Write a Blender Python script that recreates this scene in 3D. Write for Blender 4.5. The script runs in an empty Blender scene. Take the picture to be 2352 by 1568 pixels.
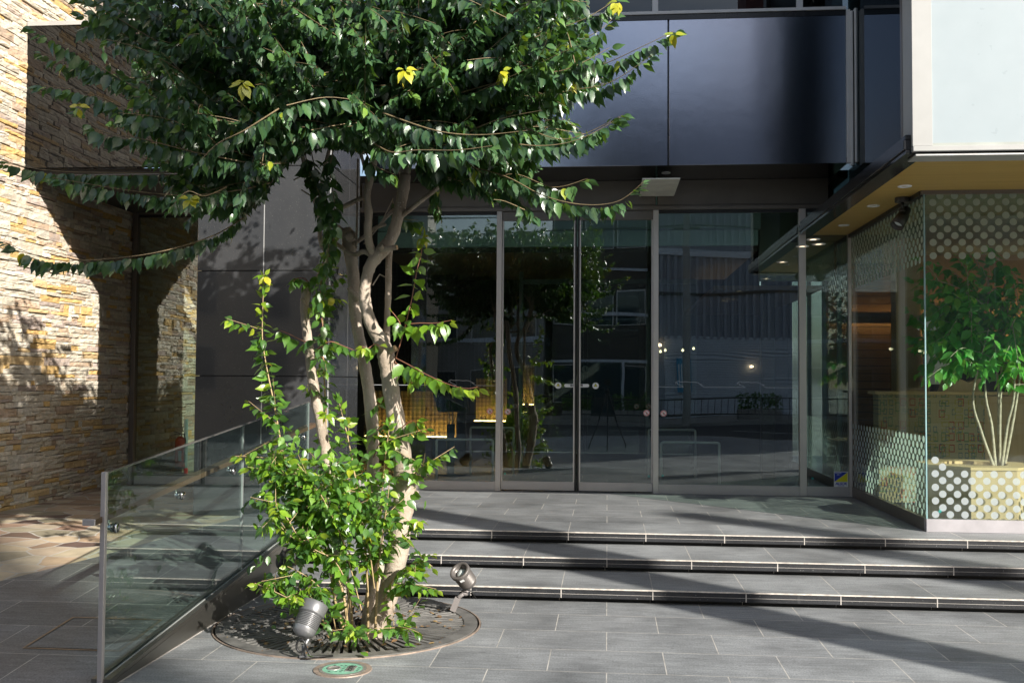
import bpy, math, random
import numpy as np
from mathutils import Vector, Matrix

random.seed(7); rng = np.random.default_rng(11)
S = bpy.context.scene
COL = S.collection
R_ = math.radians

# ------------------------------------------------------------------ camera
CAMZ = 1.458
YAW, PIT, ROL = 0.0930, 0.0383, 0.0065
def cam_basis():
    cy, sy = math.cos(YAW), math.sin(YAW)
    f = Vector((-sy*math.cos(PIT), cy*math.cos(PIT), math.sin(PIT)))
    rt = Vector((cy, sy, 0)); up = rt.cross(f)
    rr = math.cos(ROL)*rt + math.sin(ROL)*up
    uu = -math.sin(ROL)*rt + math.cos(ROL)*up
    return rr, uu, f
RR, UU, FF = cam_basis()
cd = bpy.data.cameras.new('camera'); cam = bpy.data.objects.new('camera', cd); COL.objects.link(cam)
cd.sensor_width = 36.0; cd.lens = 36.0*4100/4096
cd.clip_start = 0.05; cd.clip_end = 2000
M = Matrix((RR, UU, -FF)).transposed().to_4x4(); M.translation = Vector((0, 0, CAMZ))
cam.matrix_world = M
S.camera = cam
S.render.resolution_x = 1024; S.render.resolution_y = 682

# ------------------------------------------------------------------ sky, sun, exposure
SUN_EL = R_(26.5)
SUN_DIR = Vector((0.725*math.cos(SUN_EL), -0.689*math.cos(SUN_EL), math.sin(SUN_EL))).normalized()   # towards the sun
w = bpy.data.worlds.new('World'); S.world = w; w.use_nodes = True
nt = w.node_tree; nt.nodes.clear()
sky = nt.nodes.new('ShaderNodeTexSky'); sky.sky_type = 'NISHITA'; sky.sun_disc = False
sky.sun_elevation = SUN_EL
sky.sun_rotation = math.atan2(SUN_DIR.x, SUN_DIR.y)
sky.air_density = 1.0; sky.dust_density = 2.0; sky.ozone_density = 1.2
bg = nt.nodes.new('ShaderNodeBackground'); bg.inputs[1].default_value = 0.085
wo = nt.nodes.new('ShaderNodeOutputWorld')
tcw = nt.nodes.new('ShaderNodeTexCoord'); mpw = nt.nodes.new('ShaderNodeMapping'); mpw.inputs['Scale'].default_value = (1.0, 1.0, 3.0)
nzw = nt.nodes.new('ShaderNodeTexNoise'); nzw.inputs['Scale'].default_value = 2.6; nzw.inputs['Detail'].default_value = 6; nzw.inputs['Roughness'].default_value = 0.55
crw = nt.nodes.new('ShaderNodeValToRGB'); crw.color_ramp.elements[0].position = 0.46; crw.color_ramp.elements[1].position = 0.68; crw.color_ramp.elements[1].color = (0.75, 0.75, 0.75, 1)
mxw = nt.nodes.new('ShaderNodeMix'); mxw.data_type = 'RGBA'; mxw.inputs[7].default_value = (8.0, 8.2, 8.6, 1)
nt.links.new(tcw.outputs['Generated'], mpw.inputs[0]); nt.links.new(mpw.outputs[0], nzw.inputs['Vector']); nt.links.new(nzw.outputs[0], crw.inputs[0])
nt.links.new(crw.outputs[0], mxw.inputs[0]); nt.links.new(sky.outputs[0], mxw.inputs[6])
nt.links.new(mxw.outputs[2], bg.inputs[0]); nt.links.new(bg.outputs[0], wo.inputs[0])
sl = bpy.data.lights.new('sun', 'SUN'); sl.energy = 5.0; sl.angle = R_(0.53); sl.color = (1.0, 0.95, 0.87)
so = bpy.data.objects.new('sun', sl); COL.objects.link(so)
so.rotation_euler = SUN_DIR.to_track_quat('Z', 'Y').to_euler(); so.location = (10, -10, 12)
S.view_settings.view_transform = 'Standard'; S.view_settings.look = 'None'
S.view_settings.exposure = 0.86; S.view_settings.gamma = 1.0
try:
    S.cycles.max_bounces = 10; S.cycles.transparent_max_bounces = 24
    S.cycles.glossy_bounces = 5; S.cycles.diffuse_bounces = 4; S.cycles.transmission_bounces = 6
    S.cycles.sample_clamp_indirect = 6.0
    S.cycles.caustics_reflective = False; S.cycles.caustics_refractive = False
except Exception: pass

# ------------------------------------------------------------------ geometry of view: a point on a known plane
FP = 4100*2352/4096
def at(x, y, X=None, Y=None, Z=None):
    """photo point (2352 px wide) on the plane X=, Y= or Z= (metres)"""
    v = RR*((x-1176)/FP) + UU*(-(y-784)/FP) + FF
    if X is not None: t = X/v.x
    elif Y is not None: t = Y/v.y
    else: t = (Z-CAMZ)/v.z
    return Vector((0, 0, CAMZ)) + v*t
def px(p):
    d = Vector(p)-Vector((0, 0, CAMZ)); z = d.dot(FF)
    return 1176+FP*d.dot(RR)/z, 784-FP*d.dot(UU)/z

LZ = 0.285           # landing height
YF = 10.951          # facade glass plane
XB = 2.52            # shopfront side plane
YB = 8.44            # shopfront front plane
XG = -2.38           # balustrade glass plane
XW = -5.29           # ledgestone wall face
def ramp(y): return min(LZ, max(0.0, 0.02+0.09*(y-4.7)))

# ------------------------------------------------------------------ object helpers
def props(o, label=None, cat=None, group=None, kind=None):
    if label: o['label'] = label
    if cat: o['category'] = cat
    if group: o['group'] = group
    if kind: o['kind'] = kind
    return o
def thing(name, label, cat, loc=(0, 0, 0), rot=(0, 0, 0), group=None):
    o = bpy.data.objects.new(name, None); COL.objects.link(o)
    o.location = loc; o.rotation_euler = rot; o.empty_display_size = 0.1
    return props(o, label, cat, group)
def copy_tree(o, parent=None):
    c = o.copy(); COL.objects.link(c)
    if parent: c.parent = parent
    for ch in list(o.children): copy_tree(ch, c)
    return c

class MB:
    """collects faces for ONE mesh object"""
    def __init__(s): s.v = []; s.f = []; s.c = []; s.sm = []
    def add(s, vs, fs, col=None, smooth=False):
        b = len(s.v); s.v += [tuple(p) for p in vs]
        for f in fs: s.f.append([b+i for i in f]); s.c.append(col or (1, 1, 1)); s.sm.append(smooth)
        return s
    def box(s, x0, x1, y0, y1, z0, z1, col=None):
        vs = [(x, y, z) for z in (z0, z1) for y in (y0, y1) for x in (x0, x1)]
        return s.add(vs, [(0, 2, 3, 1), (4, 5, 7, 6), (0, 1, 5, 4), (2, 6, 7, 3), (0, 4, 6, 2), (1, 3, 7, 5)], col)
    def bbox(s, x0, x1, y0, y1, z0, z1, b=0.003, col=None):
        """box with chamfered vertical and horizontal edges"""
        import itertools
        vs = []; 
        xs, ys, zs = (x0, x1), (y0, y1), (z0, z1)
        b = min(b, (x1-x0)/2.1, (y1-y0)/2.1, (z1-z0)/2.1)
        idx = {}
        for i, j, k in itertools.product((0, 1), repeat=3):
            sx, sy, sz = (1-2*i)*b, (1-2*j)*b, (1-2*k)*b
            idx[(i, j, k, 'x')] = len(vs); vs.append((xs[i], ys[j]+sy, zs[k]+sz))
            idx[(i, j, k, 'y')] = len(vs); vs.append((xs[i]+sx, ys[j], zs[k]+sz))
            idx[(i, j, k, 'z')] = len(vs); vs.append((xs[i]+sx, ys[j]+sy, zs[k]))
        fs = []
        for i in (0, 1):
            a = [idx[(i, j, k, 'x')] for j, k in ((0, 0), (0, 1), (1, 1), (1, 0))]; fs.append(a if i == 0 else a[::-1])
            a = [idx[(j, i, k, 'y')] for j, k in ((0, 0), (1, 0), (1, 1), (0, 1))]; fs.append(a if i == 0 else a[::-1])
            a = [idx[(j, k, i, 'z')] for j, k in ((0, 0), (0, 1), (1, 1), (1, 0))]; fs.append(a if i == 0 else a[::-1])
        for j, k in itertools.product((0, 1), repeat=2):
            fs.append([idx[(0, j, k, 'y')], idx[(1, j, k, 'y')], idx[(1, j, k, 'z')], idx[(0, j, k, 'z')]])
            fs.append([idx[(j, 0, k, 'x')], idx[(j, 1, k, 'x')], idx[(j, 1, k, 'z')], idx[(j, 0, k, 'z')]])
            fs.append([idx[(j, k, 0, 'x')], idx[(j, k, 1, 'x')], idx[(j, k, 1, 'y')], idx[(j, k, 0, 'y')]])
        for i, j, k in itertools.product((0, 1), repeat=3):
            fs.append([idx[(i, j, k, c)] for c in 'xyz'])
        return s.add(vs, fs, col)
    def quad(s, a, b, c, d, col=None): return s.add([a, b, c, d], [(0, 1, 2, 3)], col)
    def poly(s, pts, col=None): return s.add(pts, [tuple(range(len(pts)))], col)
    def prism(s, pts, d, col=None):
        """closed polygon pts extruded by vector d"""
        n = len(pts); d = Vector(d)
        vs = [Vector(p) for p in pts]+[Vector(p)+d for p in pts]
        fs = [tuple(range(n))[::-1], tuple(range(n, 2*n))]+[(i, (i+1) % n, n+(i+1) % n, n+i) for i in range(n)]
        return s.add(vs, fs, col)
    def tube(s, pts, r, n=8, col=None, cap=True):
        pts = [Vector(p) for p in pts]; m = len(pts)
        rs = r if isinstance(r, (list, tuple)) else [r]*m
        vs = []; ref = None
        for i, p in enumerate(pts):
            t = (pts[min(i+1, m-1)]-pts[max(i-1, 0)]).normalized()
            if ref is None: ref = t.orthogonal().normalized()
            ref = (ref-t*ref.dot(t)).normalized(); u = ref; w2 = t.cross(u)
            for k in range(n):
                a = 2*math.pi*k/n
                vs.append(p+(u*math.cos(a)+w2*math.sin(a))*rs[i])
        fs = [(i*n+k, i*n+(k+1) % n, (i+1)*n+(k+1) % n, (i+1)*n+k) for i in range(m-1) for k in range(n)]
        if cap: fs += [tuple(range(n))[::-1], tuple((m-1)*n+k for k in range(n))]
        return s.add(vs, fs, col, True)
    def disc(s, c, nrm, r, n=24, col=None, r0=None):
        c = Vector(c); nrm = Vector(nrm).normalized(); u = nrm.orthogonal().normalized(); v = nrm.cross(u)
        ring = [c+(u*math.cos(2*math.pi*k/n)+v*math.sin(2*math.pi*k/n))*r for k in range(n)]
        if r0 is None: return s.add(ring, [tuple(range(n))], col)
        ring += [c+(u*math.cos(2*math.pi*k/n)+v*math.sin(2*math.pi*k/n))*r0 for k in range(n)]
        return s.add(ring, [(k, (k+1) % n, n+(k+1) % n, n+k) for k in range(n)], col)
    def lathe(s, prof, c=(0, 0, 0), ax=(0, 0, 1), n=24, col=None, smooth=True):
        """prof = [(r, h)] turned round axis ax through c"""
        c = Vector(c); ax = Vector(ax).normalized(); u = ax.orthogonal().normalized(); v = ax.cross(u)
        vs = [c+ax*h+(u*math.cos(2*math.pi*k/n)+v*math.sin(2*math.pi*k/n))*r for r, h in prof for k in range(n)]
        m = len(prof)
        fs = [(i*n+k, i*n+(k+1) % n, (i+1)*n+(k+1) % n, (i+1)*n+k) for i in range(m-1) for k in range(n)]
        return s.add(vs, fs, col, smooth)
    def build(s, name, mat, parent=None, local=False, colour=False, smooth=None):
        me = bpy.data.meshes.new(name)
        off = Vector((0, 0, 0))
        if parent is not None and not local:
            p = parent
            while p: off += p.location; p = p.parent
        vs = [(a-off.x, b-off.y, c-off.z) for a, b, c in s.v]
        me.from_pydata(vs, [], s.f); me.materials.append(mat)
        for p, q in zip(me.polygons, s.sm): p.use_smooth = q if smooth is None else smooth
        if colour:
            ca = me.color_attributes.new('Col', 'FLOAT_COLOR', 'CORNER')
            arr = []
            for f, c in zip(s.f, s.c): arr += list((*c, 1.0))*len(f)
            ca.data.foreach_set('color', arr)
        me.validate(); me.update()
        o = bpy.data.objects.new(name, me); COL.objects.link(o)
        if parent is not None: o.parent = parent
        return o
def text_part(name, body, size, mat, parent, origin, right, up, align='CENTER', bold=0.0, thick=0.0006, shear=0.0):
    cu = bpy.data.curves.new(name, 'FONT'); cu.body = body; cu.size = size
    cu.align_x = align; cu.align_y = 'CENTER'; cu.extrude = thick; cu.offset = bold; cu.shear = shear
    to = bpy.data.objects.new(name, cu); COL.objects.link(to)
    bpy.context.view_layer.update()
    dg = bpy.context.evaluated_depsgraph_get()
    me = bpy.data.meshes.new_from_object(to.evaluated_get(dg))
    bpy.data.objects.remove(to)
    right = Vector(right).normalized(); up = Vector(up).normalized(); nn = right.cross(up)
    mm = Matrix((right, up, nn)).transposed().to_4x4()
    off = Vector((0, 0, 0)); p = parent
    while p: off += p.location; p = p.parent
    mm.translation = Vector(origin)-off
    me.transform(mm); me.materials.clear(); me.materials.append(mat); me.name = name
    o = bpy.data.objects.new(name, me); COL.objects.link(o); o.parent = parent
    return o

# ------------------------------------------------------------------ material helpers
class NT:
    def __init__(s, name):
        s.m = bpy.data.materials.new(name); s.m.use_nodes = True
        s.t = s.m.node_tree; s.t.nodes.clear()
        s.out = s.n('ShaderNodeOutputMaterial')
    def n(s, typ, **kw):
        x = s.t.nodes.new(typ)
        for k, v in kw.items():
            if k.startswith('i_'):
                key = k[2:].replace('_', ' ')
                x.inputs[key].default_value = v
            else: setattr(x, k, v)
        return x
    def l(s, a, b): s.t.links.new(a, b); return s
    def math(s, op, a, b=None, c=None):
        x = s.n('ShaderNodeMath', operation=op)
        for i, q in enumerate((a, b, c)):
            if q is None: continue
            if isinstance(q, (int, float)): x.inputs[i].default_value = q
            else: s.l(q, x.inputs[i])
        return x.outputs[0]
    def noise(s, vec, scale, detail=4, rough=0.55):
        x = s.n('ShaderNodeTexNoise'); x.inputs['Scale'].default_value = scale
        x.inputs['Detail'].default_value = detail; x.inputs['Roughness'].default_value = rough
        if vec is not None: s.l(vec, x.inputs['Vector'])
        return x.outputs[0]
    def ramp(s, fac, stops):
        x = s.n('ShaderNodeValToRGB'); e = x.color_ramp.elements
        while len(e) > len(stops): e.remove(e[-1])
        while len(e) < len(stops): e.new(0.5)
        for q, (p, c) in zip(e, stops): q.position = p; q.color = (*c, 1) if len(c) == 3 else c
        s.l(fac, x.inputs[0]); return x.outputs[0]
    def mix(s, fac, a, b, mode='MIX'):
        x = s.n('ShaderNodeMix', data_type='RGBA', blend_type=mode)
        for i, q in ((0, fac), (6, a), (7, b)):
            if isinstance(q, (int, float)): x.inputs[i].default_value = q
            elif isinstance(q, (tuple, list)): x.inputs[i].default_value = (*q, 1) if len(q) == 3 else q
            else: s.l(q, x.inputs[i])
        return x.outputs[2]
    def pos(s, scale=None):
        g = s.n('ShaderNodeNewGeometry')
        if scale is None: return g.outputs['Position']
        mp = s.n('ShaderNodeMapping'); mp.inputs['Scale'].default_value = scale
        s.l(g.outputs['Position'], mp.inputs[0]); return mp.outputs[0]
    def obj(s, scale=(1, 1, 1), loc=(0, 0, 0)):
        g = s.n('ShaderNodeTexCoord'); mp = s.n('ShaderNodeMapping'); mp.inputs['Scale'].default_value = scale
        mp.inputs['Location'].default_value = loc
        s.l(g.outputs['Object'], mp.inputs[0]); return mp.outputs[0]
    def bsdf(s, base=(0.5, 0.5, 0.5), rough=0.5, metal=0.0, spec=0.5, **kw):
        b = s.n('ShaderNodeBsdfPrincipled')
        for k, q in (('Base Color', base), ('Roughness', rough), ('Metallic', metal), ('Specular IOR Level', spec)):
            if isinstance(q, (tuple, list)): b.inputs[k].default_value = (*q, 1)
            elif isinstance(q, (int, float)): b.inputs[k].default_value = q
            else: s.l(q, b.inputs[k])
        for k, q in kw.items():
            k = k.replace('_', ' ')
            if isinstance(q, (tuple, list)): b.inputs[k].default_value = (*q, 1)
            else: b.inputs[k].default_value = q
        return b
    def bump(s, h, strength=0.3, dist=0.01):
        b = s.n('ShaderNodeBump'); b.inputs['Strength'].default_value = strength; b.inputs['Distance'].default_value = dist
        s.l(h, b.inputs['Height']); return b.outputs[0]
    def done(s, sh): s.l(sh, s.out.inputs[0]); return s.m

def plain(name, base, rough=0.5, metal=0.0, spec=0.5, var=0.12, vscale=6.0, bump=0.0, bscale=60.0):
    t = NT(name); p = t.pos()
    n1 = t.noise(p, vscale, 5)
    lo = tuple(c*(1-var) for c in base); hi = tuple(min(1, c*(1+var)) for c in base)
    col = t.ramp(n1, [(0.3, lo), (0.7, hi)])
    b = t.bsdf(col, rough, metal, spec)
    rr = t.math('MULTIPLY_ADD', t.noise(p, vscale*2.3, 3), 0.12, rough-0.06); t.l(rr, b.inputs['Roughness'])
    if bump: t.l(t.bump(t.noise(p, bscale, 3), bump, 0.004), b.inputs['Normal'])
    return t.done(b.outputs[0])
def brushed(name, base=(0.42, 0.41, 0.4), rough=0.32, vert=True):
    t = NT(name)
    p = t.pos((250, 250, 3) if vert else (3, 250, 250))
    n1 = t.noise(p, 1.0, 3); n2 = t.noise(t.pos(), 2.5, 4)
    col = t.mix(n2, tuple(c*0.82 for c in base), base)
    b = t.bsdf(col, rough, 0.9, 0.5)
    t.l(t.math('MULTIPLY_ADD', n1, 0.14, rough-0.05), b.inputs['Roughness'])
    t.l(t.bump(n1, 0.06, 0.001), b.inputs['Normal'])
    return t.done(b.outputs[0])
def glass(name, tint=(0.82, 0.9, 0.87), f0=0.085, boost=0.9, wave=0.02, wscale=(0.8, 0.8, 2.5)):
    t = NT(name)
    lw = t.n('ShaderNodeLayerWeight'); lw.inputs[0].default_value = 0.5
    f5 = t.math('POWER', lw.outputs['Facing'], 5.0)
    fac = t.math('MULTIPLY_ADD', f5, boost, f0)
    tr = t.n('ShaderNodeBsdfTransparent'); tr.inputs[0].default_value = (*tint, 1)
    gl = t.n('ShaderNodeBsdfGlossy'); gl.inputs['Roughness'].default_value = 0.0
    gl.inputs['Color'].default_value = (0.93, 0.97, 1.0, 1)
    if wave: t.l(t.bump(t.noise(t.pos(wscale), 1.0, 1), wave, 0.05), gl.inputs['Normal'])
    mx = t.n('ShaderNodeMixShader'); t.l(fac, mx.inputs[0]); t.l(tr.outputs[0], mx.inputs[1]); t.l(gl.outputs[0], mx.inputs[2])
    return t.done(mx.outputs[0])
def emit(name, col, strength):
    t = NT(name); e = t.n('ShaderNodeEmission'); e.inputs[0].default_value = (*col, 1); e.inputs[1].default_value = strength
    return t.done(e.outputs[0])

def paving(name, y0, h=0.42, wd=0.6, xo=0.0, base=(0.222, 0.231, 0.236), flip=0, single=False):
    """running-bond stone tiles with pale joints; y0 = a joint, rows of h, joints at xo + k*wd, every other row shifted"""
    t = NT(name); g = t.n('ShaderNodeNewGeometry'); sx = t.n('ShaderNodeSeparateXYZ'); t.l(g.outputs['Position'], sx.inputs[0])
    X, Y = sx.outputs[0], sx.outputs[1]
    # slight wobble of the joint lines
    wob = t.math('MULTIPLY_ADD', t.noise(g.outputs['Position'], 3.0, 2), 0.003, -0.0015)
    Y = t.math('ADD', Y, wob)
    if single: row = t.math('ADD', 0.0, float(flip)); fy = None
    else:
        r = t.math('DIVIDE', t.math('SUBTRACT', Y, y0), h)
        row = t.math('FLOOR', r); fr = t.math('SUBTRACT', r, row)
        fy = t.math('MULTIPLY', t.math('SUBTRACT', 0.5, t.math('ABSOLUTE', t.math('SUBTRACT', fr, 0.5))), h)
        row = t.math('ADD', row, float(flip))
    par = t.math('MULTIPLY', t.math('FLOORED_MODULO', row, 2.0), 0.5)
    c = t.math('ADD', t.math('DIVIDE', t.math('SUBTRACT', X, xo), wd), par)
    ci = t.math('FLOOR', c); fc = t.math('SUBTRACT', c, ci)
    fx = t.math('MULTIPLY', t.math('SUBTRACT', 0.5, t.math('ABSOLUTE', t.math('SUBTRACT', fc, 0.5))), wd)
    d = fx if fy is None else t.math('MINIMUM', fx, fy)
    joint = t.math('LESS_THAN', d, 0.0026)
    # per tile tone
    cmb = t.n('ShaderNodeCombineXYZ'); t.l(ci, cmb.inputs[0]); t.l(row, cmb.inputs[1])
    wn = t.n('ShaderNodeTexWhiteNoise', noise_dimensions='3D'); t.l(cmb.outputs[0], wn.inputs['Vector'])
    tone = t.math('MULTIPLY_ADD', wn.outputs['Value'], 0.26, 0.87)
    P = g.outputs['Position']
    blot = t.noise(P, 1.7, 6, 0.6); fine = t.noise(P, 105.0, 4, 0.75); speck = t.noise(P, 62.0, 2, 0.5)
    grain = t.noise(t.pos((5, 32, 6)), 1.0, 5, 0.65)
    col = t.ramp(blot, [(0.3, tuple(q*0.66 for q in base)), (0.5, base), (0.72, tuple(q*1.35 for q in base))])
    k = t.math('MULTIPLY', tone, t.math('MULTIPLY_ADD', fine, 2.2, -0.1))
    k = t.math('MULTIPLY', k, t.math('MULTIPLY_ADD', grain, 1.1, 0.45))
    kk = t.n('ShaderNodeVectorMath', operation='SCALE'); t.l(col, kk.inputs[0]); t.l(k, kk.inputs['Scale'])
    sp = t.math('GREATER_THAN', speck, 0.69)
    c1 = t.mix(t.math('MULTIPLY', sp, 0.22), kk.outputs[0], (0.45, 0.45, 0.43))
    gum = t.n('ShaderNodeTexVoronoi', feature='F1', voronoi_dimensions='2D'); gum.inputs['Scale'].default_value = 2.3; t.l(P, gum.inputs['Vector'])
    gd = t.math('LESS_THAN', t.math('ADD', gum.outputs['Distance'], t.math('MULTIPLY', t.noise(P, 40, 2), 0.02)), 0.032)
    c1 = t.mix(t.math('MULTIPLY', gd, 0.35), c1, (0.07, 0.07, 0.07))
    st = t.ramp(t.noise(t.pos((1.2, 3.5, 1)), 1.3, 6, 0.7), [(0.56, (0, 0, 0)), (0.7, (1, 1, 1))])
    c1 = t.mix(t.math('MULTIPLY', st, 0.30), c1, (0.09, 0.09, 0.088))
    jn = t.noise(P, 9.0, 4)
    jc = t.ramp(jn, [(0.3, (0.3, 0.28, 0.25)), (0.62, (0.62, 0.58, 0.52))])
    c2 = t.mix(t.math('MULTIPLY', joint, 0.85), c1, jc)
    b = t.bsdf(c2, 0.5, 0, 0.5)
    t.l(t.math('MULTIPLY_ADD', blot, 0.3, 0.36), b.inputs['Roughness'])
    hgt = t.math('SUBTRACT', t.math('MULTIPLY_ADD', fine, 0.5, t.math('MULTIPLY', t.noise(P, 60, 3), 0.8)), t.math('MULTIPLY', joint, 1.2))
    t.l(t.bump(hgt, 0.55, 0.0022), b.inputs['Normal'])
    return t.done(b.outputs[0])

m_pave = paving('slate_paving', 6.482)
m_tread_a = paving('slate_tread_one', 0, xo=0.3, single=True)
m_tread_b = paving('slate_tread_two', 0, xo=0.0, single=True)
m_land = paving('slate_landing', 8.607+0.418, h=0.4215, xo=0.0, flip=1, base=(0.185, 0.192, 0.195))
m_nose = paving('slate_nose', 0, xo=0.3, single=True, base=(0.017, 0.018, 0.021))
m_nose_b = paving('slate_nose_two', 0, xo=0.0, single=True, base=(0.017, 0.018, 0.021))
m_rampt = paving('slate_ramp', 6.30, h=0.42, wd=0.6, xo=0.12, base=(0.155, 0.152, 0.15))
m_strip = plain('sunlit_chamfer_tone', (0.46, 0.42, 0.37), 0.8, var=0.3, vscale=30)  # pale tone paints the sun glare on the step chamfers
m_groove = plain('pale_grout', (0.42, 0.39, 0.36), 0.8, var=0.3, vscale=3)
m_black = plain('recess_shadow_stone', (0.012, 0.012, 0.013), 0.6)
m_alu = plain('satin_steel', (0.60, 0.56, 0.53), 0.42, 0.35, var=0.04)
m_aluh = plain('satin_steel_rail', (0.50, 0.47, 0.46), 0.38, 0.35, var=0.05)
m_aludark = plain('dark_bronze_steel', (0.17, 0.15, 0.13), 0.36, 0.4, var=0.06)
m_white = plain('white_enamel', (0.365, 0.365, 0.355), 0.42, var=0.04, bump=0.08, bscale=300)
m_fin = plain('pale_aluminium', (0.5, 0.5, 0.49), 0.38, 0.35, var=0.08)
m_pale = plain('pale_anodised', (0.60, 0.60, 0.60), 0.4, 0.05, var=0.06)
m_chrome = plain('polished_steel', (0.6, 0.6, 0.6), 0.14, 1.0, var=0.05)
m_rubber = plain('black_rubber', (0.012, 0.012, 0.012), 0.45)
m_gfac = glass('facade_glass', (0.74, 0.8, 0.77), 0.12, 0.85, 0.03, (0.5, 0.5, 2.2))
m_gshop = glass('shopfront_glass', (0.92, 0.97, 0.94), 0.065, 0.9, 0.015, (0.5, 0.5, 1.0))
m_gbal = glass('balustrade_glass', (0.84, 0.92, 0.89), 0.10, 0.9, 0.006, (0.5, 0.5, 0.6))
m_gdark = glass('tinted_dark_glass', (0.16, 0.2, 0.2), 0.07, 0.3, 0.02, (0.7, 0.7, 0.7))
m_gedge = plain('green_glass_edge', (0.26, 0.42, 0.43), 0.15, 0, 0.8)
m_jedge = plain('clear_glass_joint', (0.34, 0.36, 0.35), 0.2, 0, 0.8)
def t_granite():
    t = NT('black_granite'); P = t.pos()
    sp = t.math('GREATER_THAN', t.noise(P, 130.0, 2, 0.5), 0.7)
    col = t.mix(t.math('MULTIPLY', sp, 0.35), t.ramp(t.noise(P, 2.0, 5), [(0.3, (0.038, 0.040, 0.043)), (0.7, (0.052, 0.053, 0.056))]), (0.25, 0.24, 0.22))
    b = t.bsdf(col, 0.16, 0, 0.8, Coat_Weight=1.0, Coat_Roughness=0.03, Coat_IOR=1.6); t.l(t.math('MULTIPLY_ADD', t.noise(P, 3.0, 4), 0.14, 0.06), b.inputs['Roughness'])
    return t.done(b.outputs[0])
m_granite = t_granite()
def t_mirror():
    t = NT('black_mirror_panel'); b = t.bsdf((0.006, 0.006, 0.006), 0.02, 0, 0.42)
    return t.done(b.outputs[0])
m_mirror = t_mirror()
def t_fascia():
    t = NT('midnight_gloss_panel'); P = t.pos()
    b = t.bsdf((0.37, 0.385, 0.45), 0.075, 1.0, 0.5)
    op = t.math('ADD', t.math('MULTIPLY', t.noise(P, 130.0, 2, 0.6), 0.35), t.noise(P, 2.2, 3))
    nb = t.bump(op, 0.24, 0.006); t.l(nb, b.inputs['Normal'])
    return t.done(b.outputs[0])
m_fascia = t_fascia()
m_fascia_edge = plain('fascia_dark_trim', (0.012, 0.013, 0.016), 0.22)
m_soffdark = plain('dark_gloss_ceiling', (0.014, 0.014, 0.015), 0.12, 0, 0.6)
def t_wood(name, a, b_, scale=(0.9, 14, 14), rough=0.42, planks=None):
    t = NT(name); P = t.pos(scale)
    n1 = t.noise(P, 1.0, 6, 0.6); col = t.ramp(n1, [(0.3, a), (0.72, b_)])
    fin = t.noise(t.pos(tuple(q*9 for q in scale)), 1.0, 3)
    c2 = t.mix(t.math('MULTIPLY', fin, 0.35), col, tuple(q*0.6 for q in a))
    b = t.bsdf(c2, rough, 0, 0.4); t.l(t.bump(fin, 0.1, 0.002), b.inputs['Normal'])
    return t.done(b.outputs[0])
m_soffit = t_wood('honey_wood_soffit', (0.47, 0.30, 0.08), (0.60, 0.41, 0.12))
m_maple = t_wood('pale_maple', (0.48, 0.34, 0.19), (0.60, 0.45, 0.27), (14, 14, 0.9), 0.5)
m_mapleh = t_wood('pale_maple_top', (0.55, 0.39, 0.2), (0.68, 0.5, 0.28), (1.2, 14, 14), 0.5)
m_woodwall = t_wood('orange_oak_wall', (0.24, 0.14, 0.05), (0.36, 0.21, 0.08), (1, 1, 10), 0.5)
m_soil = plain('dark_soil', (0.03, 0.022, 0.016), 0.9, var=0.5, vscale=30, bump=0.8, bscale=70)
m_iron = plain('cast_iron', (0.17, 0.165, 0.155), 0.5, 0.25, var=0.4, vscale=9, bump=0.25, bscale=120)
m_rust = plain('rusty_ring', (0.30, 0.235, 0.19), 0.6, 0.3, var=0.4, vscale=12)
m_spot = plain('grey_powder_coat', (0.20, 0.20, 0.205), 0.36, 0.5, var=0.06)
m_spotdark = plain('dark_powder_coat', (0.06, 0.055, 0.05), 0.4, 0.3, var=0.08)
m_spotbrown = plain('brown_grey_coat', (0.16, 0.145, 0.135), 0.42, 0.4, var=0.1)
m_stake = plain('grey_steel_stake', (0.33, 0.30, 0.29), 0.5, 0.4, var=0.1)
m_lens = plain('clear_led_lens', (0.66, 0.72, 0.70), 0.08, 0.0, 0.9)
m_red = plain('red_gloss_paint', (0.95, 0.09, 0.03), 0.2, 0, 0.6, var=0.05)
m_redpl = plain('scarlet_plastic', (0.85, 0.03, 0.02), 0.3, 0, 0.6, var=0.05)
m_blackm = plain('black_matte', (0.02, 0.02, 0.02), 0.5)
m_paper = plain('white_label', (0.75, 0.76, 0.76), 0.6, var=0.04)
m_rail = plain('bright_rail_steel', (0.92, 0.93, 0.93), 0.3, 0.1, var=0.05)
m_green = plain('mint_enamel', (0.20, 0.42, 0.30), 0.4, 0, 0.5, var=0.2, vscale=25)
m_pewter = plain('worn_pewter', (0.38, 0.36, 0.34), 0.4, 0.6, var=0.25, vscale=40, bump=0.3, bscale=160)
m_ink = plain('black_ink', (0.02, 0.02, 0.022), 0.5)
m_blue = plain('sticker_blue', (0.02, 0.05, 0.42), 0.35, var=0.03)
m_yellow = plain('sticker_yellow', (0.75, 0.72, 0.02), 0.35, var=0.03)
m_stred = plain('sticker_red', (0.6, 0.05, 0.06), 0.4, var=0.03)
m_cyan = plain('etched_cyan_mark', (0.02, 0.45, 0.42), 0.4, var=0.03)
m_film = plain('white_line_film', (0.42, 0.44, 0.46), 0.5, var=0.1)
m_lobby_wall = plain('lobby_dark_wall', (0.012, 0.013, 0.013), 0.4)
m_teal = plain('pale_teal_bulkhead', (0.55, 0.78, 0.76), 0.35, var=0.05)
m_olive = plain('olive_panel', (0.30, 0.35, 0.26), 0.3, var=0.06)
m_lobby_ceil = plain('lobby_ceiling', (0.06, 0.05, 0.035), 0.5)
m_frame_in = plain('inner_frame_green_grey', (0.16, 0.2, 0.19), 0.35, 0.4)
m_kiosk = plain('dark_green_display', (0.01, 0.028, 0.02), 0.18)
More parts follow.
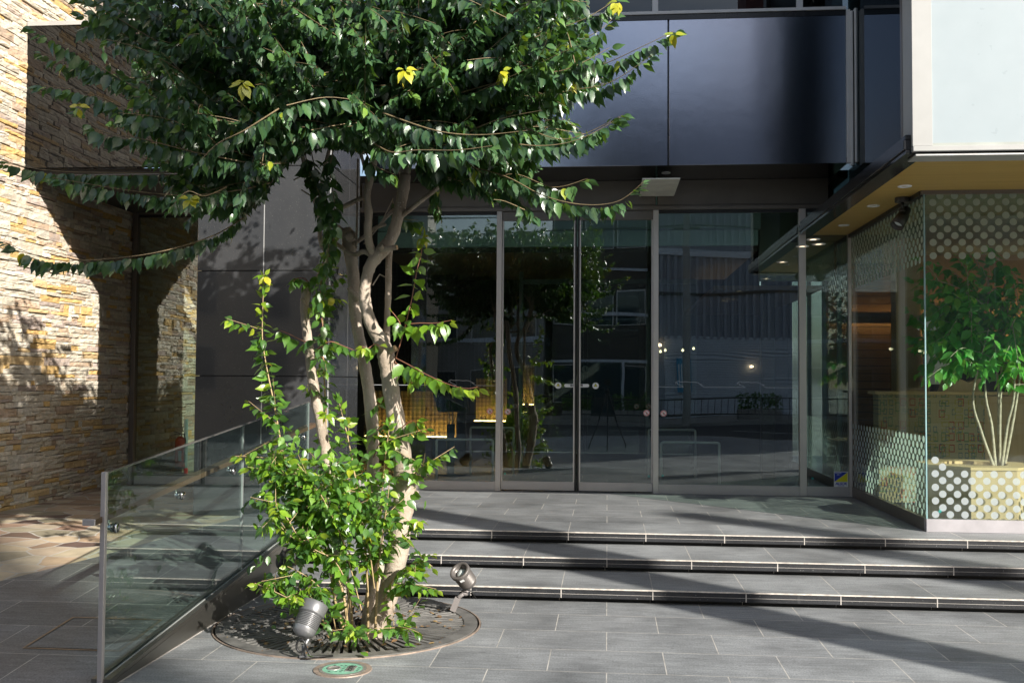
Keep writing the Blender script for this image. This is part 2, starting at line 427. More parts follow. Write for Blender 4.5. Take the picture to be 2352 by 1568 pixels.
m_kioskpost = plain('bottle_green_column', (0.012, 0.06, 0.035), 0.3)
m_cream = plain('cream_backing', (0.62, 0.45, 0.2), 0.7, var=0.1)
m_warm = emit('warm_strip_light', (1.0, 0.60, 0.20), 17.0)
m_dl = emit('downlight_glow', (1.0, 0.78, 0.5), 3.0)
m_asph = plain('asphalt', (0.05, 0.05, 0.052), 0.8, var=0.25, vscale=3, bump=0.4, bscale=150)
m_roadline = plain('road_paint', (0.6, 0.6, 0.58), 0.6, var=0.1)
m_concrete = plain('concrete', (0.3, 0.29, 0.27), 0.8, var=0.15, vscale=2)
m_tan = plain('tan_render', (0.42, 0.33, 0.23), 0.8, var=0.08, vscale=0.5)
m_win = plain('window_glass_dark', (0.04, 0.06, 0.07), 0.05, 0, 0.9)
m_bluegrey = plain('blue_grey_cladding', (0.33, 0.35, 0.40), 0.5, 0.1, var=0.06, vscale=1)
m_paleclad = plain('pale_cladding', (0.62, 0.66, 0.72), 0.5, 0.1, var=0.05, vscale=1)
m_redbrick = plain('dusky_red_tower', (0.16, 0.07, 0.07), 0.7, var=0.1)
m_bark2 = plain('pale_stem_bark', (0.42, 0.36, 0.28), 0.7, var=0.3, vscale=30, bump=0.4, bscale=80)

# ------------------------------------------------------------------ structure: ground, paving, steps
def struct(name, mb, mat, **k): return props(mb.build(name, mat, **k), kind='structure')
g = MB().box(-400, 400, -400, 12, -0.6, -0.16)
struct('ground', g, m_concrete)
TG = Vector((-1.536, 6.075, 0)); GR = 0.779
g = MB(); hx0, hx1, hy0, hy1 = XG+0.05, TG.x+0.80, TG.y-0.80, TG.y+0.80
for q in ((hx0, 14, -5.0, hy0), (hx0, 14, hy1, 6.905), (hx1, 14, hy0, hy1)): g.quad((q[0], q[2], 0), (q[1], q[2], 0), (q[1], q[3], 0), (q[0], q[3], 0))
cr = [(TG.x+(GR+0.013)*math.cos(2*math.pi*k/96), TG.y+(GR+0.013)*math.sin(2*math.pi*k/96)) for k in range(96)]
def tosq(k):
    a = 2*math.pi*k/96; c, s_ = math.cos(a), math.sin(a); m = max(abs(c), abs(s_)); return (min(max(TG.x+0.80*c/m, hx0), hx1), min(max(TG.y+0.80*s_/m, hy0), hy1))
for k in range(96):
    a, b2 = cr[k], cr[(k+1) % 96]; c2, d2 = tosq(k+1), tosq(k)
    g.quad((a[0], a[1], 0), (d2[0], d2[1], 0), (c2[0], c2[1], 0), (b2[0], b2[1], 0))
    g.quad((a[0], a[1], 0), (b2[0], b2[1], 0), (b2[0], b2[1], -0.13), (a[0], a[1], -0.13))
g.box(hx0, 14, -5.0, -4.9, -0.14, -0.005)
struct('lower_pavement', g, m_pave)
struct('tree_pit', MB().disc(TG+Vector((0, 0, -0.085)), (0, 0, 1), GR+0.02, 64), plain('pit_soil', (0.03, 0.022, 0.016), 0.9, var=0.5, vscale=30, bump=0.8, bscale=70))
# road behind the camera
struct('road', MB().box(-60, 60, -17.0, -5.2, -0.15, -0.12), m_asph)
rl = MB()
for i in range(-12, 13): rl.box(i*4.0, i*4.0+2.0, -11.2, -11.08, -0.119, -0.115)
rl.box(-60, 60, -5.75, -5.6, -0.119, -0.115); rl.box(-60, 60, -16.6, -16.45, -0.119, -0.115)
struct('road_markings', rl, m_roadline)
struct('kerb', MB().box(-60, 60, -5.2, -5.0, -0.15, 0.004), m_concrete)
struct('far_pavement', MB().box(-60, 60, -22.0, -17.0, -0.15, 0.0), m_concrete)

NOSE = [(6.822, 0.095, m_tread_a, m_nose), (7.434, 0.19, m_tread_b, m_nose_b), (8.046, LZ, None, m_nose)]
SX0, SX1 = XG+0.05, 14
steps_root = None
tops = [(6.822, 7.52, 0.095, m_tread_a, 'lower_step_tread'), (7.434, 8.14, 0.19, m_tread_b, 'middle_step_tread')]
for y0, y1, z, m, nm in tops:
    struct(nm, MB().box(SX0, SX1, y0+0.012, y1, z-0.055, z), m)
for i, (y, z, mt, mn) in enumerate(NOSE):
    nm = ('lower', 'middle', 'upper')[i]
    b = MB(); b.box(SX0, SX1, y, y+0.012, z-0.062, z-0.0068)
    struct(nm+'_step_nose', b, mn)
    b = MB(); b.prism([(SX0, y-0.0010, z-0.0065), (SX0, y+0.0055, z+0.0012), (SX0, y+0.0055, z-0.006)], (SX1-SX0, 0, 0))
    struct(nm+'_step_sunlit_chamfer', b, m_strip)  # chamfer edge, its sunlight put into the pale colour
    b = MB(); b.box(SX0, SX1, y-0.0008, y+0.004, z-0.0370, z-0.0350)
    xo = 0.0 if i == 1 else 0.3
    k = math.ceil((SX0-xo)/0.6)
    while xo+0.6*k < SX1:
        x = xo+0.6*k; b.box(x-0.0035, x+0.0035, y-0.0022, y+0.006, z-0.062, z-0.012); b.box(x-0.016, x-0.012, y+0.0765, y+0.082, z-0.095, z-0.062); k += 1
    struct(nm+'_step_joints', b, m_groove)
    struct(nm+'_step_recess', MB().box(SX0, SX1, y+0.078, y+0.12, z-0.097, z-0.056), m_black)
b = MB().box(SX0, 14, 8.058, 8.607, LZ-0.06, LZ); struct('landing_edge_course', b, m_tread_a)
b = MB().box(SX0, 14, 8.607, YF+6, LZ-0.06, LZ); struct('landing', b, m_land)

# ramp and flagstone floor, left of the balustrade
def surf_pt(x, y):
    v = RR*((x-1176)/FP)+UU*(-(y-784)/FP)+FF
    t = 2.0
    while t < 25:
        p = Vector((0, 0, CAMZ))+v*t
        if p.z <= ramp(p.y): return p
        t += 0.002
bnd = [(-4.62, 4.0), (-4.40, 4.9), (-4.12, 5.65), (-3.855, 6.264), (-3.527, 6.889), (-3.254, 7.545), (-3.14, 8.2), (-3.10, 8.6), (-3.05, 9.2), (-3.0, 11.5)]
def sheet(xl, xr, name, mat, ys, dz=0.0):
    b = MB()
    for a, c in zip(ys[:-1], ys[1:]):
        b.quad((xl(a), a, ramp(a)+dz), (xr(a), a, ramp(a)+dz), (xr(c), c, ramp(c)+dz), (xl(c), c, ramp(c)+dz))
    return struct(name, b, mat)
def bx(y): return float(np.interp(y, [q[1] for q in bnd], [q[0] for q in bnd]))
ys = sorted(set([-5.0, 3.5, 4.0, 4.4777]+[4.4777+i*0.05 for i in range(1, 64)]+[7.6444]+[7.7+i*0.25 for i in range(0, 16)]+[17.0]))
sheet(lambda y: bx(y), lambda y: SX0-0.02 if y < 8.06 else SX0+0.0, 'ramp', m_rampt, ys, 0.001)
def t_flag():
    t = NT('crazy_flagstone'); P = t.pos((0.75, 1.1, 1))
    d = t.noise(P, 2.5, 2); vm = t.n('ShaderNodeVectorMath', operation='MULTIPLY_ADD'); 
    nz = t.n('ShaderNodeTexNoise'); nz.inputs['Scale'].default_value = 3.0; t.l(P, nz.inputs['Vector'])
    t.l(nz.outputs[1], vm.inputs[0]); vm.inputs[1].default_value = (0.12, 0.12, 0); t.l(P, vm.inputs[2])
    v1 = t.n('ShaderNodeTexVoronoi', feature='DISTANCE_TO_EDGE', voronoi_dimensions='2D'); v1.inputs['Scale'].default_value = 4.6
    v2 = t.n('ShaderNodeTexVoronoi', feature='F1', voronoi_dimensions='2D'); v2.inputs['Scale'].default_value = 4.6
    t.l(vm.outputs[0], v1.inputs['Vector']); t.l(vm.outputs[0], v2.inputs['Vector'])
    j = t.math('LESS_THAN', v1.outputs['Distance'], 0.028)
    sp = t.n('ShaderNodeSeparateXYZ'); t.l(v2.outputs['Color'], sp.inputs[0])
    c = t.ramp(sp.outputs[0], [(0.0, (0.13, 0.085, 0.07)), (0.2, (0.44, 0.31, 0.2)), (0.45, (0.54, 0.45, 0.31)), (0.62, (0.19, 0.17, 0.115)), (0.8, (0.56, 0.48, 0.35)), (1.0, (0.33, 0.2, 0.14))])
    n = t.noise(t.pos(), 5.0, 6, 0.6); k = t.n('ShaderNodeVectorMath', operation='SCALE')
    t.l(c, k.inputs[0]); t.l(t.math('MULTIPLY_ADD', n, 1.0, 0.5), k.inputs['Scale'])
    col = t.mix(j, k.outputs[0], (0.50, 0.47, 0.42))
    b = t.bsdf(col, 0.55, 0, 0.4)
    h = t.math('ADD', t.math('MULTIPLY', t.noise(t.pos(), 14, 4), 0.4), t.math('MULTIPLY', j, -0.8))
    t.l(t.bump(h, 0.6, 0.008), b.inputs['Normal'])
    return t.done(b.outputs[0])
sheet(lambda y: -9.0, lambda y: bx(y), 'flagstone_floor', t_flag(), ys, 0.001)

# ------------------------------------------------------------------ ledgestone wall
def t_ledge():
    t = NT('ledgestone'); at_ = t.n('ShaderNodeAttribute', attribute_name='Col')
    P = t.pos(); n = t.noise(t.pos((1, 6, 16)), 1.6, 6, 0.65); n2 = t.noise(P, 28, 5, 0.6); n3 = t.noise(t.pos((1, 1.0, 2.2)), 4.0, 4)
    c = t.mix(t.math('MULTIPLY', t.ramp(n, [(0.5, (0, 0, 0)), (0.75, (1, 1, 1))]), 0.42), at_.outputs[0], (0.58, 0.34, 0.12))
    c = t.mix(t.math('MULTIPLY', t.ramp(n3, [(0.55, (0, 0, 0)), (0.8, (1, 1, 1))]), 0.25), c, (0.32, 0.22, 0.17))
    k = t.n('ShaderNodeVectorMath', operation='SCALE'); t.l(c, k.inputs[0]); t.l(t.math('MULTIPLY_ADD', n2, 0.8, 0.6), k.inputs['Scale'])
    b = t.bsdf(k.outputs[0], 0.75, 0, 0.3)
    h = t.math('ADD', t.noise(t.pos((1, 0.7, 2.2)), 26, 6, 0.6), t.math('MULTIPLY', t.noise(P, 7, 4), 1.2))
    t.l(t.bump(h, 0.9, 0.016), b.inputs['Normal'])
    return t.done(b.outputs[0])
m_ledge = t_ledge()
def ledgestone(name, y0, y1, z0, z1, parent, seed):
    r = random.Random(seed); b = MB(); z = z0
    pal = [(0.62, 0.55, 0.44), (0.68, 0.61, 0.50), (0.58, 0.52, 0.42), (0.62, 0.45, 0.24), (0.66, 0.44, 0.18), (0.50, 0.38, 0.28), (0.60, 0.54, 0.44), (0.46, 0.38, 0.33), (0.70, 0.64, 0.54), (0.60, 0.55, 0.46)]
    while z < z1:
        h = r.choice([0.034, 0.042, 0.052, 0.064, 0.08]); y = y0-r.random()*0.3
        while y < y1:
            L = r.uniform(0.12, 0.46)
            parts = [(0, h)] if (h < 0.055 or r.random() < 0.4) else [(0, h*r.uniform(0.35, 0.6))]
            if len(parts) == 1 and parts[0][1] < h: parts.append((parts[0][1], h))
            for a, c in parts:
                yy = y
                while yy < y+L-0.02:
                    l2 = L if r.random() < 0.6 else r.uniform(0.06, L)
                    l2 = min(l2, y+L-yy)
                    kf = r.uniform(0.82, 1.12); col = tuple(q*kf for q in r.choice(pal))
                    x = XW+r.uniform(-0.009, 0.014)
                    gp = 0.002; ya, yb = yy+gp, yy+l2-gp; za, zb = z+a+gp, z+c-gp*r.uniform(0.5, 2)
                    j = lambda s_=0.004: r.uniform(-s_, s_)
                    # rough faced block: a 3 x 2 front grid standing proud of the backing
                    nY = max(2, int(l2/0.055)); front = []
                    tz = j(0.006)
                    for kz, zz in ((0, za), (1, (za+zb)/2), (2, zb)):
                        for ky in range(nY+1):
                            f = ky/nY; edge = (ky in (0, nY)) or kz != 1
                            front.append((x+(j(0.003) if edge else 0.004+j(0.006)), ya+(yb-ya)*f+(0 if ky in (0, nY) else j(0.004)), zz+tz*f+j(0.0025)))
                    n = nY+1; fs = []
                    for kz in (0, 1):
                        for ky in range(nY):
                            i0 = kz*n+ky; fs.append((i0, i0+1, i0+n+1, i0+n))
                    back = [(XW-0.05, ya, za), (XW-0.05, yb, za), (XW-0.05, yb, zb), (XW-0.05, ya, zb)]
                    bi = len(front); ft = front+back
                    fs += [tuple([bi, bi+1]+[k for k in range(nY, -1, -1)]), tuple([bi+2, bi+3]+[2*n+k for k in range(0, nY+1)])]
                    fs += [(bi+3, bi, 0, n, 2*n), (bi+1, bi+2, 2*n+nY, n+nY, nY)]
                    b.add(ft, fs, col)
                    yy += l2
            y += L
        z += h
    b.box(XW-0.3, XW-0.04, y0-0.3, y1+0.4, z0-0.3, z1, (0.03, 0.02, 0.015))
    return b.build(name, m_ledge, parent, colour=True)
wl = thing('ledgestone_wall', 'rough stacked ledgestone wall in cream and ochre, half sunlit, at the left', 'stone wall', (XW, 9, LZ-0.05))
ledgestone('stone_facing', 6.3, YF-0.05, LZ-0.05, 6.2, wl, 3)
wl2 = thing('inner_ledgestone_wall', 'ledgestone wall continuing indoors behind the entrance glass at the left', 'stone wall', (XW, 12, LZ-0.05))
ledgestone('stone_facing', YF+0.08, 14.2, LZ-0.05, 3.7, wl2, 5)

# ------------------------------------------------------------------ black granite block
gb = thing('granite_clad_block', 'polished black granite clad block behind the tree, catching leaf shadows', 'wall block', (-3.0, 8.6, LZ))
GX0, GX1, GY0, GY1 = -3.552, -2.375, 8.58, 9.62
MB().box(GX0+0.03, GX1-0.03, GY0+0.03, GY1, LZ-0.05, 7.0).build('backing', m_black, gb)
zj = [LZ, 1.484, 2.393, 3.302, 4.21, 5.12, 6.03, 6.9]
for a, c in zip(zj[:-1], zj[1:]):
    for xa, xb_ in ((GX0, -2.957), (-2.957, GX1)):
        MB().bbox(xa+0.002, xb_-0.003, GY0, GY0+0.028, a+0.003, c-0.003, 0.0025).build('granite_panel', m_granite, gb)
    for ya, yb in ((GY0+0.0285, 9.22), (9.22, GY1)):
        MB().bbox(GX1-0.028, GX1, ya+0.002, yb-0.002, a+0.003, c-0.003, 0.0025).build('granite_panel', m_granite, gb)
b = MB()
b.box(-2.9615, -2.9555, GY0-0.002, GY0+0.004, LZ, 6.9)
b.box(GX1-0.006, GX1+0.003, GY0-0.004, GY0+0.003, LZ, 6.9)
b.build('steel_joint_trim', m_fin, gb)

# ------------------------------------------------------------------ left bulkhead (mirror black), high up against the stone wall
bk = thing('gloss_bulkhead', 'mirror black bulkhead high against the ledgestone wall, reflecting the stones', 'bulkhead', (-4.4, 8.8, 3.35))
MB().box(XW+0.01, GX0-0.003, 8.80, 8.86, 3.36, 4.66).build('gloss_panel', m_mirror, bk)
MB().box(XW+0.01, GX0-0.003, 8.87, YF, 3.30, 3.359).build('underside', m_black, bk)
MB().box(XW+0.01, GX0-0.003, 8.785, 8.9, 4.662, 4.70).build('steel_capping', m_fin, bk)
MB().box(XW+0.01, GX0-0.003, 8.87, YF, 4.4, 4.66).build('roof_slab', m_black, bk)

# ------------------------------------------------------------------ glass entrance facade
fc = thing('entrance_glazing', 'steel framed glass entrance front with fixed panes either side of the sliding doors', 'glazed facade', (0.4, YF, LZ))
ZH, ZHB = 3.335, 3.28
MULL = [(-1.19, -1.134), (0.479, 0.537), (1.995, 2.065), (2.498, 2.528)]
for a, c in MULL: MB().bbox(a, c, YF-0.03, YF+0.06, LZ, ZHB, 0.002).build('mullion', m_alu, fc)
MB().bbox(XW+0.02, XW+0.075, YF-0.03, YF+0.05, LZ, 3.5, 0.002).build('wall_channel', m_aludark, fc)
b = MB(); b.bbox(-5.2, 2.528, YF-0.035, YF+0.065, ZHB+0.001, ZHB+0.04, 0.002); b.bbox(-5.2, 2.528, YF-0.025, YF+0.06, ZHB+0.0405, ZH, 0.003)
b.build('header_rail', m_aludark, fc)
for x0, x1 in ((-5.2, -1.191), (0.538, 1.994), (2.066, 2.497)):
    MB().bbox(x0, x1, YF-0.028, YF+0.05, LZ, LZ+0.098, 0.002).build('base_rail', m_aluh, fc)
    MB().box(x0, x1, YF-0.004, YF+0.004, LZ+0.099, ZHB-0.035).build('glass_pane', m_gfac, fc)
    MB().box(x0, x1, YF-0.02, YF+0.02, ZHB-0.034, ZHB).build('pane_gasket', m_rubber, fc)
# cladding plates over the header
for x0, x1 in ((-2.68, -1.168), (-1.148, 0.506), (0.526, 2.30)):
    MB().bbox(x0, x1, YF-0.012, YF+0.03, ZH+0.002, 3.60, 0.002).build('header_plate', m_aludark, fc)
# wave line decoration on the glass
def wave_line(x0, x1, y, z, waves, parent, X=None):
    b = MB(); T = 0.0022
    def seg(p, q):
        (a, c), (d, e) = p, q
        L = math.hypot(d-a, e-c) or 1e-6; nx, nz = -(e-c)/L*T, (d-a)/L*T
        if X is None: b.quad((a+nx, y, c+nz), (d+nx, y, e+nz), (d-nx, y, e-nz), (a-nx, y, c-nz))
        else: b.quad((y, a+nx, c+nz), (y, d+nx, e+nz), (y, d-nx, e-nz), (y, a-nx, c-nz))
    cur = x0
    for wx in waves:
        s_ = 1
        pts = [(0, 0), (-0.02, 0.012), (-0.045, 0.022), (-0.062, 0.028), (-0.060, 0.038), (-0.075, 0.042), (-0.085, 0.034), (-0.078, 0.050), (-0.06, 0.060), (-0.03, 0.052), (0.02, 0.056), (0.07, 0.050), (0.11, 0.054), (0.15, 0.046), (0.17, 0.03), (0.2, 0.024), (0.17, 0.034), (0.19, 0.012), (0.215, 0.0)]
        seg((cur, z), (wx, z))
        pp = [(wx+a, z+c) for a, c in pts]
        for p, q in zip(pp[:-1], pp[1:]): seg(p, q)
        cur = wx+0.215
    seg((cur, z), (x1, z))
    return b.build('wave_line', m_film, parent)
ZWL = 1.405
wave_line(-2.64, -1.192, YF-0.006, ZWL, [-1.62], fc)
wave_line(0.54, 1.993, YF-0.006, ZWL, [0.80, 1.44], fc)
wave_line(-4.6, -3.3, YF-0.006, 1.40, [-4.05], fc)
def no_touch(x, z, y, parent, r=0.033):
    o = MB(); o.disc((x, y, z), (0, -1, 0), r, 28); o = o.build('warning_sticker', m_paper, parent); props(o, 'round white no touching sticker with red ring and slash')
    MB().disc((x, y-0.001, z), (0, -1, 0), r*0.93, 28, r0=r*0.74).add([(x-r*0.62, y-0.0014, z+r*0.5), (x-r*0.5, y-0.0014, z+r*0.62), (x+r*0.62, y-0.0014, z-r*0.5), (x+r*0.5, y-0.0014, z-r*0.62)], [(0, 1, 2, 3)]).build('red_ring', m_stred, o)
    h = MB(); h.poly([(x+a*r, y-0.0008, z+c*r) for a, c in ((-0.35, -0.25), (-0.3, 0.1), (-0.15, -0.05), (-0.12, 0.42), (0.0, 0.45), (0.04, 0.1), (0.12, 0.46), (0.24, 0.44), (0.26, 0.08), (0.38, 0.3), (0.42, -0.2), (0.2, -0.5), (-0.2, -0.5))])
    h.build('hand_symbol', m_pewter, o)
zs = at(1125, 944, Y=YF)
for sx in (1125,): no_touch(at(sx, 944, Y=YF).x, at(sx, 944, Y=YF).z, YF-0.006, fc)
no_touch(at(1524, 949, Y=YF).x, at(1524, 949, Y=YF).z, YF-0.006, fc)
def cyan_mark(x, z, y, parent):
    b = MB(); b.disc((x, y, z), (0, -1, 0), 0.011, 14, r0=0.006); b.disc((x+0.005, y-0.0005, z+0.006), (0, -1, 0), 0.004, 8)
    b.build('glass_mark', m_cyan, parent)
for qx, qy in ((838, 1087), (1522, 1092)): p = at(qx, qy, Y=YF); cyan_mark(p.x, p.z, YF-0.006, fc)
p = at(1866, 1098, Y=YF); cyan_mark(p.x, p.z, YF-0.006, fc)

# sliding doors (behind the mullions' front line)
YD = YF+0.015
def sliding_door(x0, x1, label, sgn):
    d = thing('sliding_door', label, 'sliding door', ((x0+x1)/2, YD, LZ), group='automatic glass sliding doors of the entrance')
    MB().bbox(x0, x1, YD-0.02, YD+0.02, LZ+0.012, LZ+0.105, 0.002).build('bottom_rail', m_aluh, d)
    MB().bbox(x0, x1, YD-0.02, YD+0.02, ZHB-0.10, ZHB-0.002, 0.002).build('top_rail', m_aludark, d)
    for a in ((x0, x0+0.014), (x1-0.014, x1)):
        MB().box(a[0], a[1], YD-0.018, YD+0.018, LZ+0.106, ZHB-0.101).build('stile', m_alu, d)
    MB().box(x0+0.0145, x1-0.0145, YD-0.004, YD+0.004, LZ+0.106, ZHB-0.101).build('glass_pane', m_gfac, d)
    return d
dl = sliding_door(-1.13, -0.348, 'left leaf of the glass sliding door, plain dark reflection of the tree', -1)
dr = sliding_door(-0.300, 0.477, 'right leaf of the glass sliding door beside the centre rubber seal', 1)
MB().box(-0.3475, -0.3305, YD-0.016, YD+0.016, LZ+0.012, ZHB-0.002).build('rubber_seal', m_rubber, dl)
MB().box(-0.3175, -0.3005, YD-0.016, YD+0.016, LZ+0.012, ZHB-0.002).build('rubber_seal', m_rubber, dr)
def door_stickers(d, cx, px_, s):
    z = at(1282, 885, Y=YD).z; y = YD-0.0045
    o = MB().disc((cx, y-0.0005, z), (0, -1, 0), 0.034, 28).build('caution_sticker', m_paper, d); props(o, 'round white caution sticker with yellow triangle')
    MB().poly([(cx-0.02, y-0.001, z-0.008), (cx+0.02, y-0.001, z-0.008), (cx, y-0.001, z+0.026)]).build('black_border', m_ink, o)
    MB().poly([(cx-0.015, y-0.0015, z-0.005), (cx+0.015, y-0.0015, z-0.005), (cx, y-0.0015, z+0.02)]).build('yellow_triangle', m_yellow, o)
    MB().box(cx-0.0013, cx+0.0013, y-0.0022, y-0.0018, z+0.001, z+0.012).box(cx-0.0013, cx+0.0013, y-0.0022, y-0.0018, z-0.0035, z-0.001).build('exclamation_mark', m_ink, o)
    # pill label with the two characters for automatic and arrows
    pts = []; L2, r = 0.056, 0.018
    for k in range(9): a = math.pi/2+math.pi*k/8; pts.append((px_-L2+r+r*math.cos(a), y-0.0005, z+r*math.sin(a)))
    for k in range(9): a = -math.pi/2+math.pi*k/8; pts.append((px_+L2-r+r*math.cos(a), y-0.0005, z+r*math.sin(a)))
    q = MB().poly(pts).build('automatic_sticker', m_paper, d); props(q, 'white pill shaped sticker reading automatic with double arrow')
    text_part('lettering', '自動', 0.022, m_ink, q, (px_-s*0.034, y-0.0015, z), (1, 0, 0), (0, 0, 1), bold=0.0004)
    text_part('arrow', '《' if s < 0 else '》', 0.03, m_ink, q, (px_-s*0.008, y-0.0015, z), (1, 0, 0), (0, 0, 1), bold=0.0006)
door_stickers(dl, at(1282, 885, Y=YD).x, at(1308, 885, Y=YD).x, -1)
door_stickers(dr, at(1368, 885, Y=YD).x, at(1341, 885, Y=YD).x, 1)
no_touch(at(1166, 945, Y=YD).x, at(1166, 945, Y=YD).z, YD-0.005, dl)
no_touch(at(1485, 948, Y=YD).x, at(1485, 948, Y=YD).z, YD-0.005, dr)
for q, d in (((1160, 1087), dl), ((1490, 1093), dr)): p = at(*q, Y=YD); cyan_mark(p.x, p.z, YD-0.005, d)

# security sticker
p0 = at(1915, 1082, Y=YF); p1 = at(1948, 1118, Y=YF)
sy = YF-0.006; x0, x1, z1, z0 = p0.x, p1.x, p0.z, p1.z
sg = MB().box(x0, x1, sy-0.001, sy, z0, z1).build('security_sticker', m_paper); props(sg, 'small blue and yellow security sticker low on the glass beside the shopfront corner', 'sticker')
zi = z0+(z1-z0)*0.34; e = 0.006
MB().poly([(x0+e, sy-0.0015, zi), (x0+e, sy-0.0015, z1-e), (x1-e, sy-0.0015, z1-e)]).build('blue_half', m_blue, sg)
MB().poly([(x0+e+0.003, sy-0.0015, zi), (x1-e, sy-0.0015, z1-e-0.003), (x1-e, sy-0.0015, zi)]).build('yellow_half', m_yellow, sg)
text_part('lettering', 'ALSOK', 0.038, m_blue, sg, ((x0+x1)/2, sy-0.002, z0+(z1-z0)*0.215), (1, 0, 0), (0, 0, 1), bold=0.0012, shear=0.25)
text_part('lettering', 'Security\nOn', 0.02, m_paper, sg, (x0+(x1-x0)*0.30, sy-0.002, z1-0.022), (1, 0, 0), (0, 0, 1), bold=0.0003)
text_part('lettering', '綜合警備保障', 0.011, m_blue, sg, ((x0+x1)/2, sy-0.002, z0+0.012), (1, 0, 0), (0, 0, 1))

# ------------------------------------------------------------------ fascia over the entrance
fa = thing('entrance_canopy', 'midnight blue glossy canopy band over the entrance reflecting the sky', 'canopy', (0.0, 10.2, 3.6))
YC = 10.20; ZT = at(1900, 37, Y=YC).z
FX = [(-2.37, -1.0), (-0.985, 0.585), (0.615, 2.255)]
seam = at(1535, 200, Y=YC).x
FX = [(GX1+0.005, -1.2), (-1.188, seam-0.008), (seam+0.008, 2.318)]
for a, c in FX: MB().bbox(a, c, YC, YC+0.03, 3.603, ZT, 0.002).build('gloss_panel', m_fascia, fa)
b = MB(); b.box(GX1+0.005, 2.32, YC+0.031, YC+0.06, 3.603, ZT+0.02); b.box(GX1+0.005, 2.32, YC-0.004, YC+0.03, ZT+0.002, ZT+0.055); b.build('dark_reveal', m_fascia_edge, fa)
MB().box(GX1+0.005, 2.32, YC-0.02, YC+0.30, ZT+0.056, ZT+0.085).build('sill_capping', m_pale, fa)
MB().box(GX1+0.005, 2.33, YC+0.005, YF+0.05, 3.602, 3.66).build('underside', m_soffdark, fa)
cp = MB(); A = at(1480, 413, Z=3.60); B2 = at(1562, 413, Z=3.6)
A = at(1480, 413, Z=3.42); B2 = at(1562, 413, Z=3.42)
MB().box(A.x-0.02, B2.x, A.y, YF-0.03, 3.425, 3.435).build('ceiling_panel', plain('cream_ceiling_panel', (0.72, 0.70, 0.62), 0.5), fa)
# upper windows above the canopy
uw = thing('upper_window_band', 'dark upper floor windows with pale posts above the glossy canopy', 'windows', (0, YC+0.15, ZT+0.1))
MB().box(-2.4, 2.32, YC+0.13, YC+0.15, ZT+0.09, 7.0).build('glass_pane', m_gdark, uw)
MB().box(-2.4, 2.32, YC+0.6, YC+0.65, ZT+0.05, 7.0).build('inner_wall', m_lobby_wall, uw)
for qx in (1505, 1837, 1100, 760):
    x = at(qx, 15, Y=YC+0.1).x; MB().bbox(x-0.03, x+0.03, YC+0.09, YC+0.16, ZT+0.086, 7.0, 0.003).build('window_post', m_pale, uw)
# corner fins
fn = thing('corner_fin', 'pair of pale aluminium fins at the right end of the glossy canopy', 'cladding fin', (2.34, YC, 3.6))
a0 = at(1944, 200, Y=YC).x; a1 = at(1952, 200, Y=YC).x
MB().bbox(a0, a1, YC-0.03, YC+0.02, 3.60, ZT+0.05, 0.001).bbox(a1+0.001, a1+0.02, YC-0.045, YC+0.0, 3.575, ZT+0.03, 0.001).build('front_strip', m_pale, fn)
MB().box(a1+0.0215, a1+0.035, YC-0.03, YC+0.02, 3.575, ZT+0.03).build('rubber_gap', m_rubber, fn)
MB().bbox(a1+0.036, a1+0.062, YC-0.06, YC+0.02, 3.60, ZT+0.05, 0.001).build('side_strip', m_pale, fn)

# ------------------------------------------------------------------ upper right volume: soffit slab, side glazing, white sign box
XS = 2.0; YS = 7.05
ub = thing('projecting_upper_storey', 'projecting upper storey with wood soffit, dark side glazing and black edge trim', 'upper storey', (3.0, 8.5, 3.0))
xw0 = 2.142; yw0 = 7.139
MB().box(xw0, 9, yw0, YF-0.002, 3.004, 3.03).build('wood_soffit', m_soffit, ub)
b = MB()
b.box(XS, 9, YS+0.03, yw0-0.001, 3.004, 3.03); b.box(XS, xw0-0.001, yw0-0.0005, YF, 3.004, 3.03)
b.build('soffit_border', m_soffdark, ub)
b = MB(); b.bbox(XS-0.012, XS+0.05, YS+0.035, YF-0.04, 3.031, 3.10, 0.004); b.bbox(XS+0.0, XS+0.05, YS+0.035, YF-0.04, 3.101, 3.135, 0.004)
b.build('edge_trim', m_fascia_edge, ub)
MB().box(XS+0.05, 9, YS+0.2, 12.5, 3.031, 3.08).build('floor_slab', m_blackm, ub)
xg = a1+0.05
MB().box(xg, xg+0.01, YS+0.22, 12.0, 3.08, 7.5).build('side_glazing', m_gdark, ub)
MB().box(xg+0.35, xg+0.4, YS+0.22, 12.0, 3.08, 7.5).build('blind_wall', plain('slate_blue_blind', (0.20, 0.28, 0.30), 0.6), ub)
sb = thing('white_sign_box', 'large white backlit style sign box with pale metal frame at top right', 'sign box', (3.0, YS, 3.1))
xL = at(2095, 200, Y=YS).x; xF = at(2141, 200, Y=YS).x; zB = at(2141, 320, Y=YS).z; zf = at(2141, 336, Y=YS).z
MB().bbox(xL, xF, YS, YS+0.22, zf+0.002, 6.5, 0.002).build('frame_post', m_white, sb)
MB().bbox(xL, 9, YS-0.012, YS+0.22, zf-0.035, zf, 0.003).build('frame_sill', m_white, sb)
MB().bbox(xL+0.022, 9, YS+0.01, YS+0.2, zf-0.062, zf-0.049, 0.002).build('drip_trim', m_fin, sb)
MB().box(xL+0.04, 9, YS+0.03, YS+0.2, zf-0.049, zf-0.036).build('shadow_gap', m_aludark, sb)
MB().box(xF+0.002, 9, YS+0.018, YS+0.03, zf+0.001, 6.5).build('sign_face', plain('milky_acrylic', (0.335, 0.385, 0.41), 0.3, 0, 0.5, var=0.02), sb)
MB().box(xF+0.002, 9, YS+0.012, YS+0.0175, zf+0.001, zf+0.024).build('lower_lip', plain('pale_lip', (0.36, 0.38, 0.35), 0.4), sb)
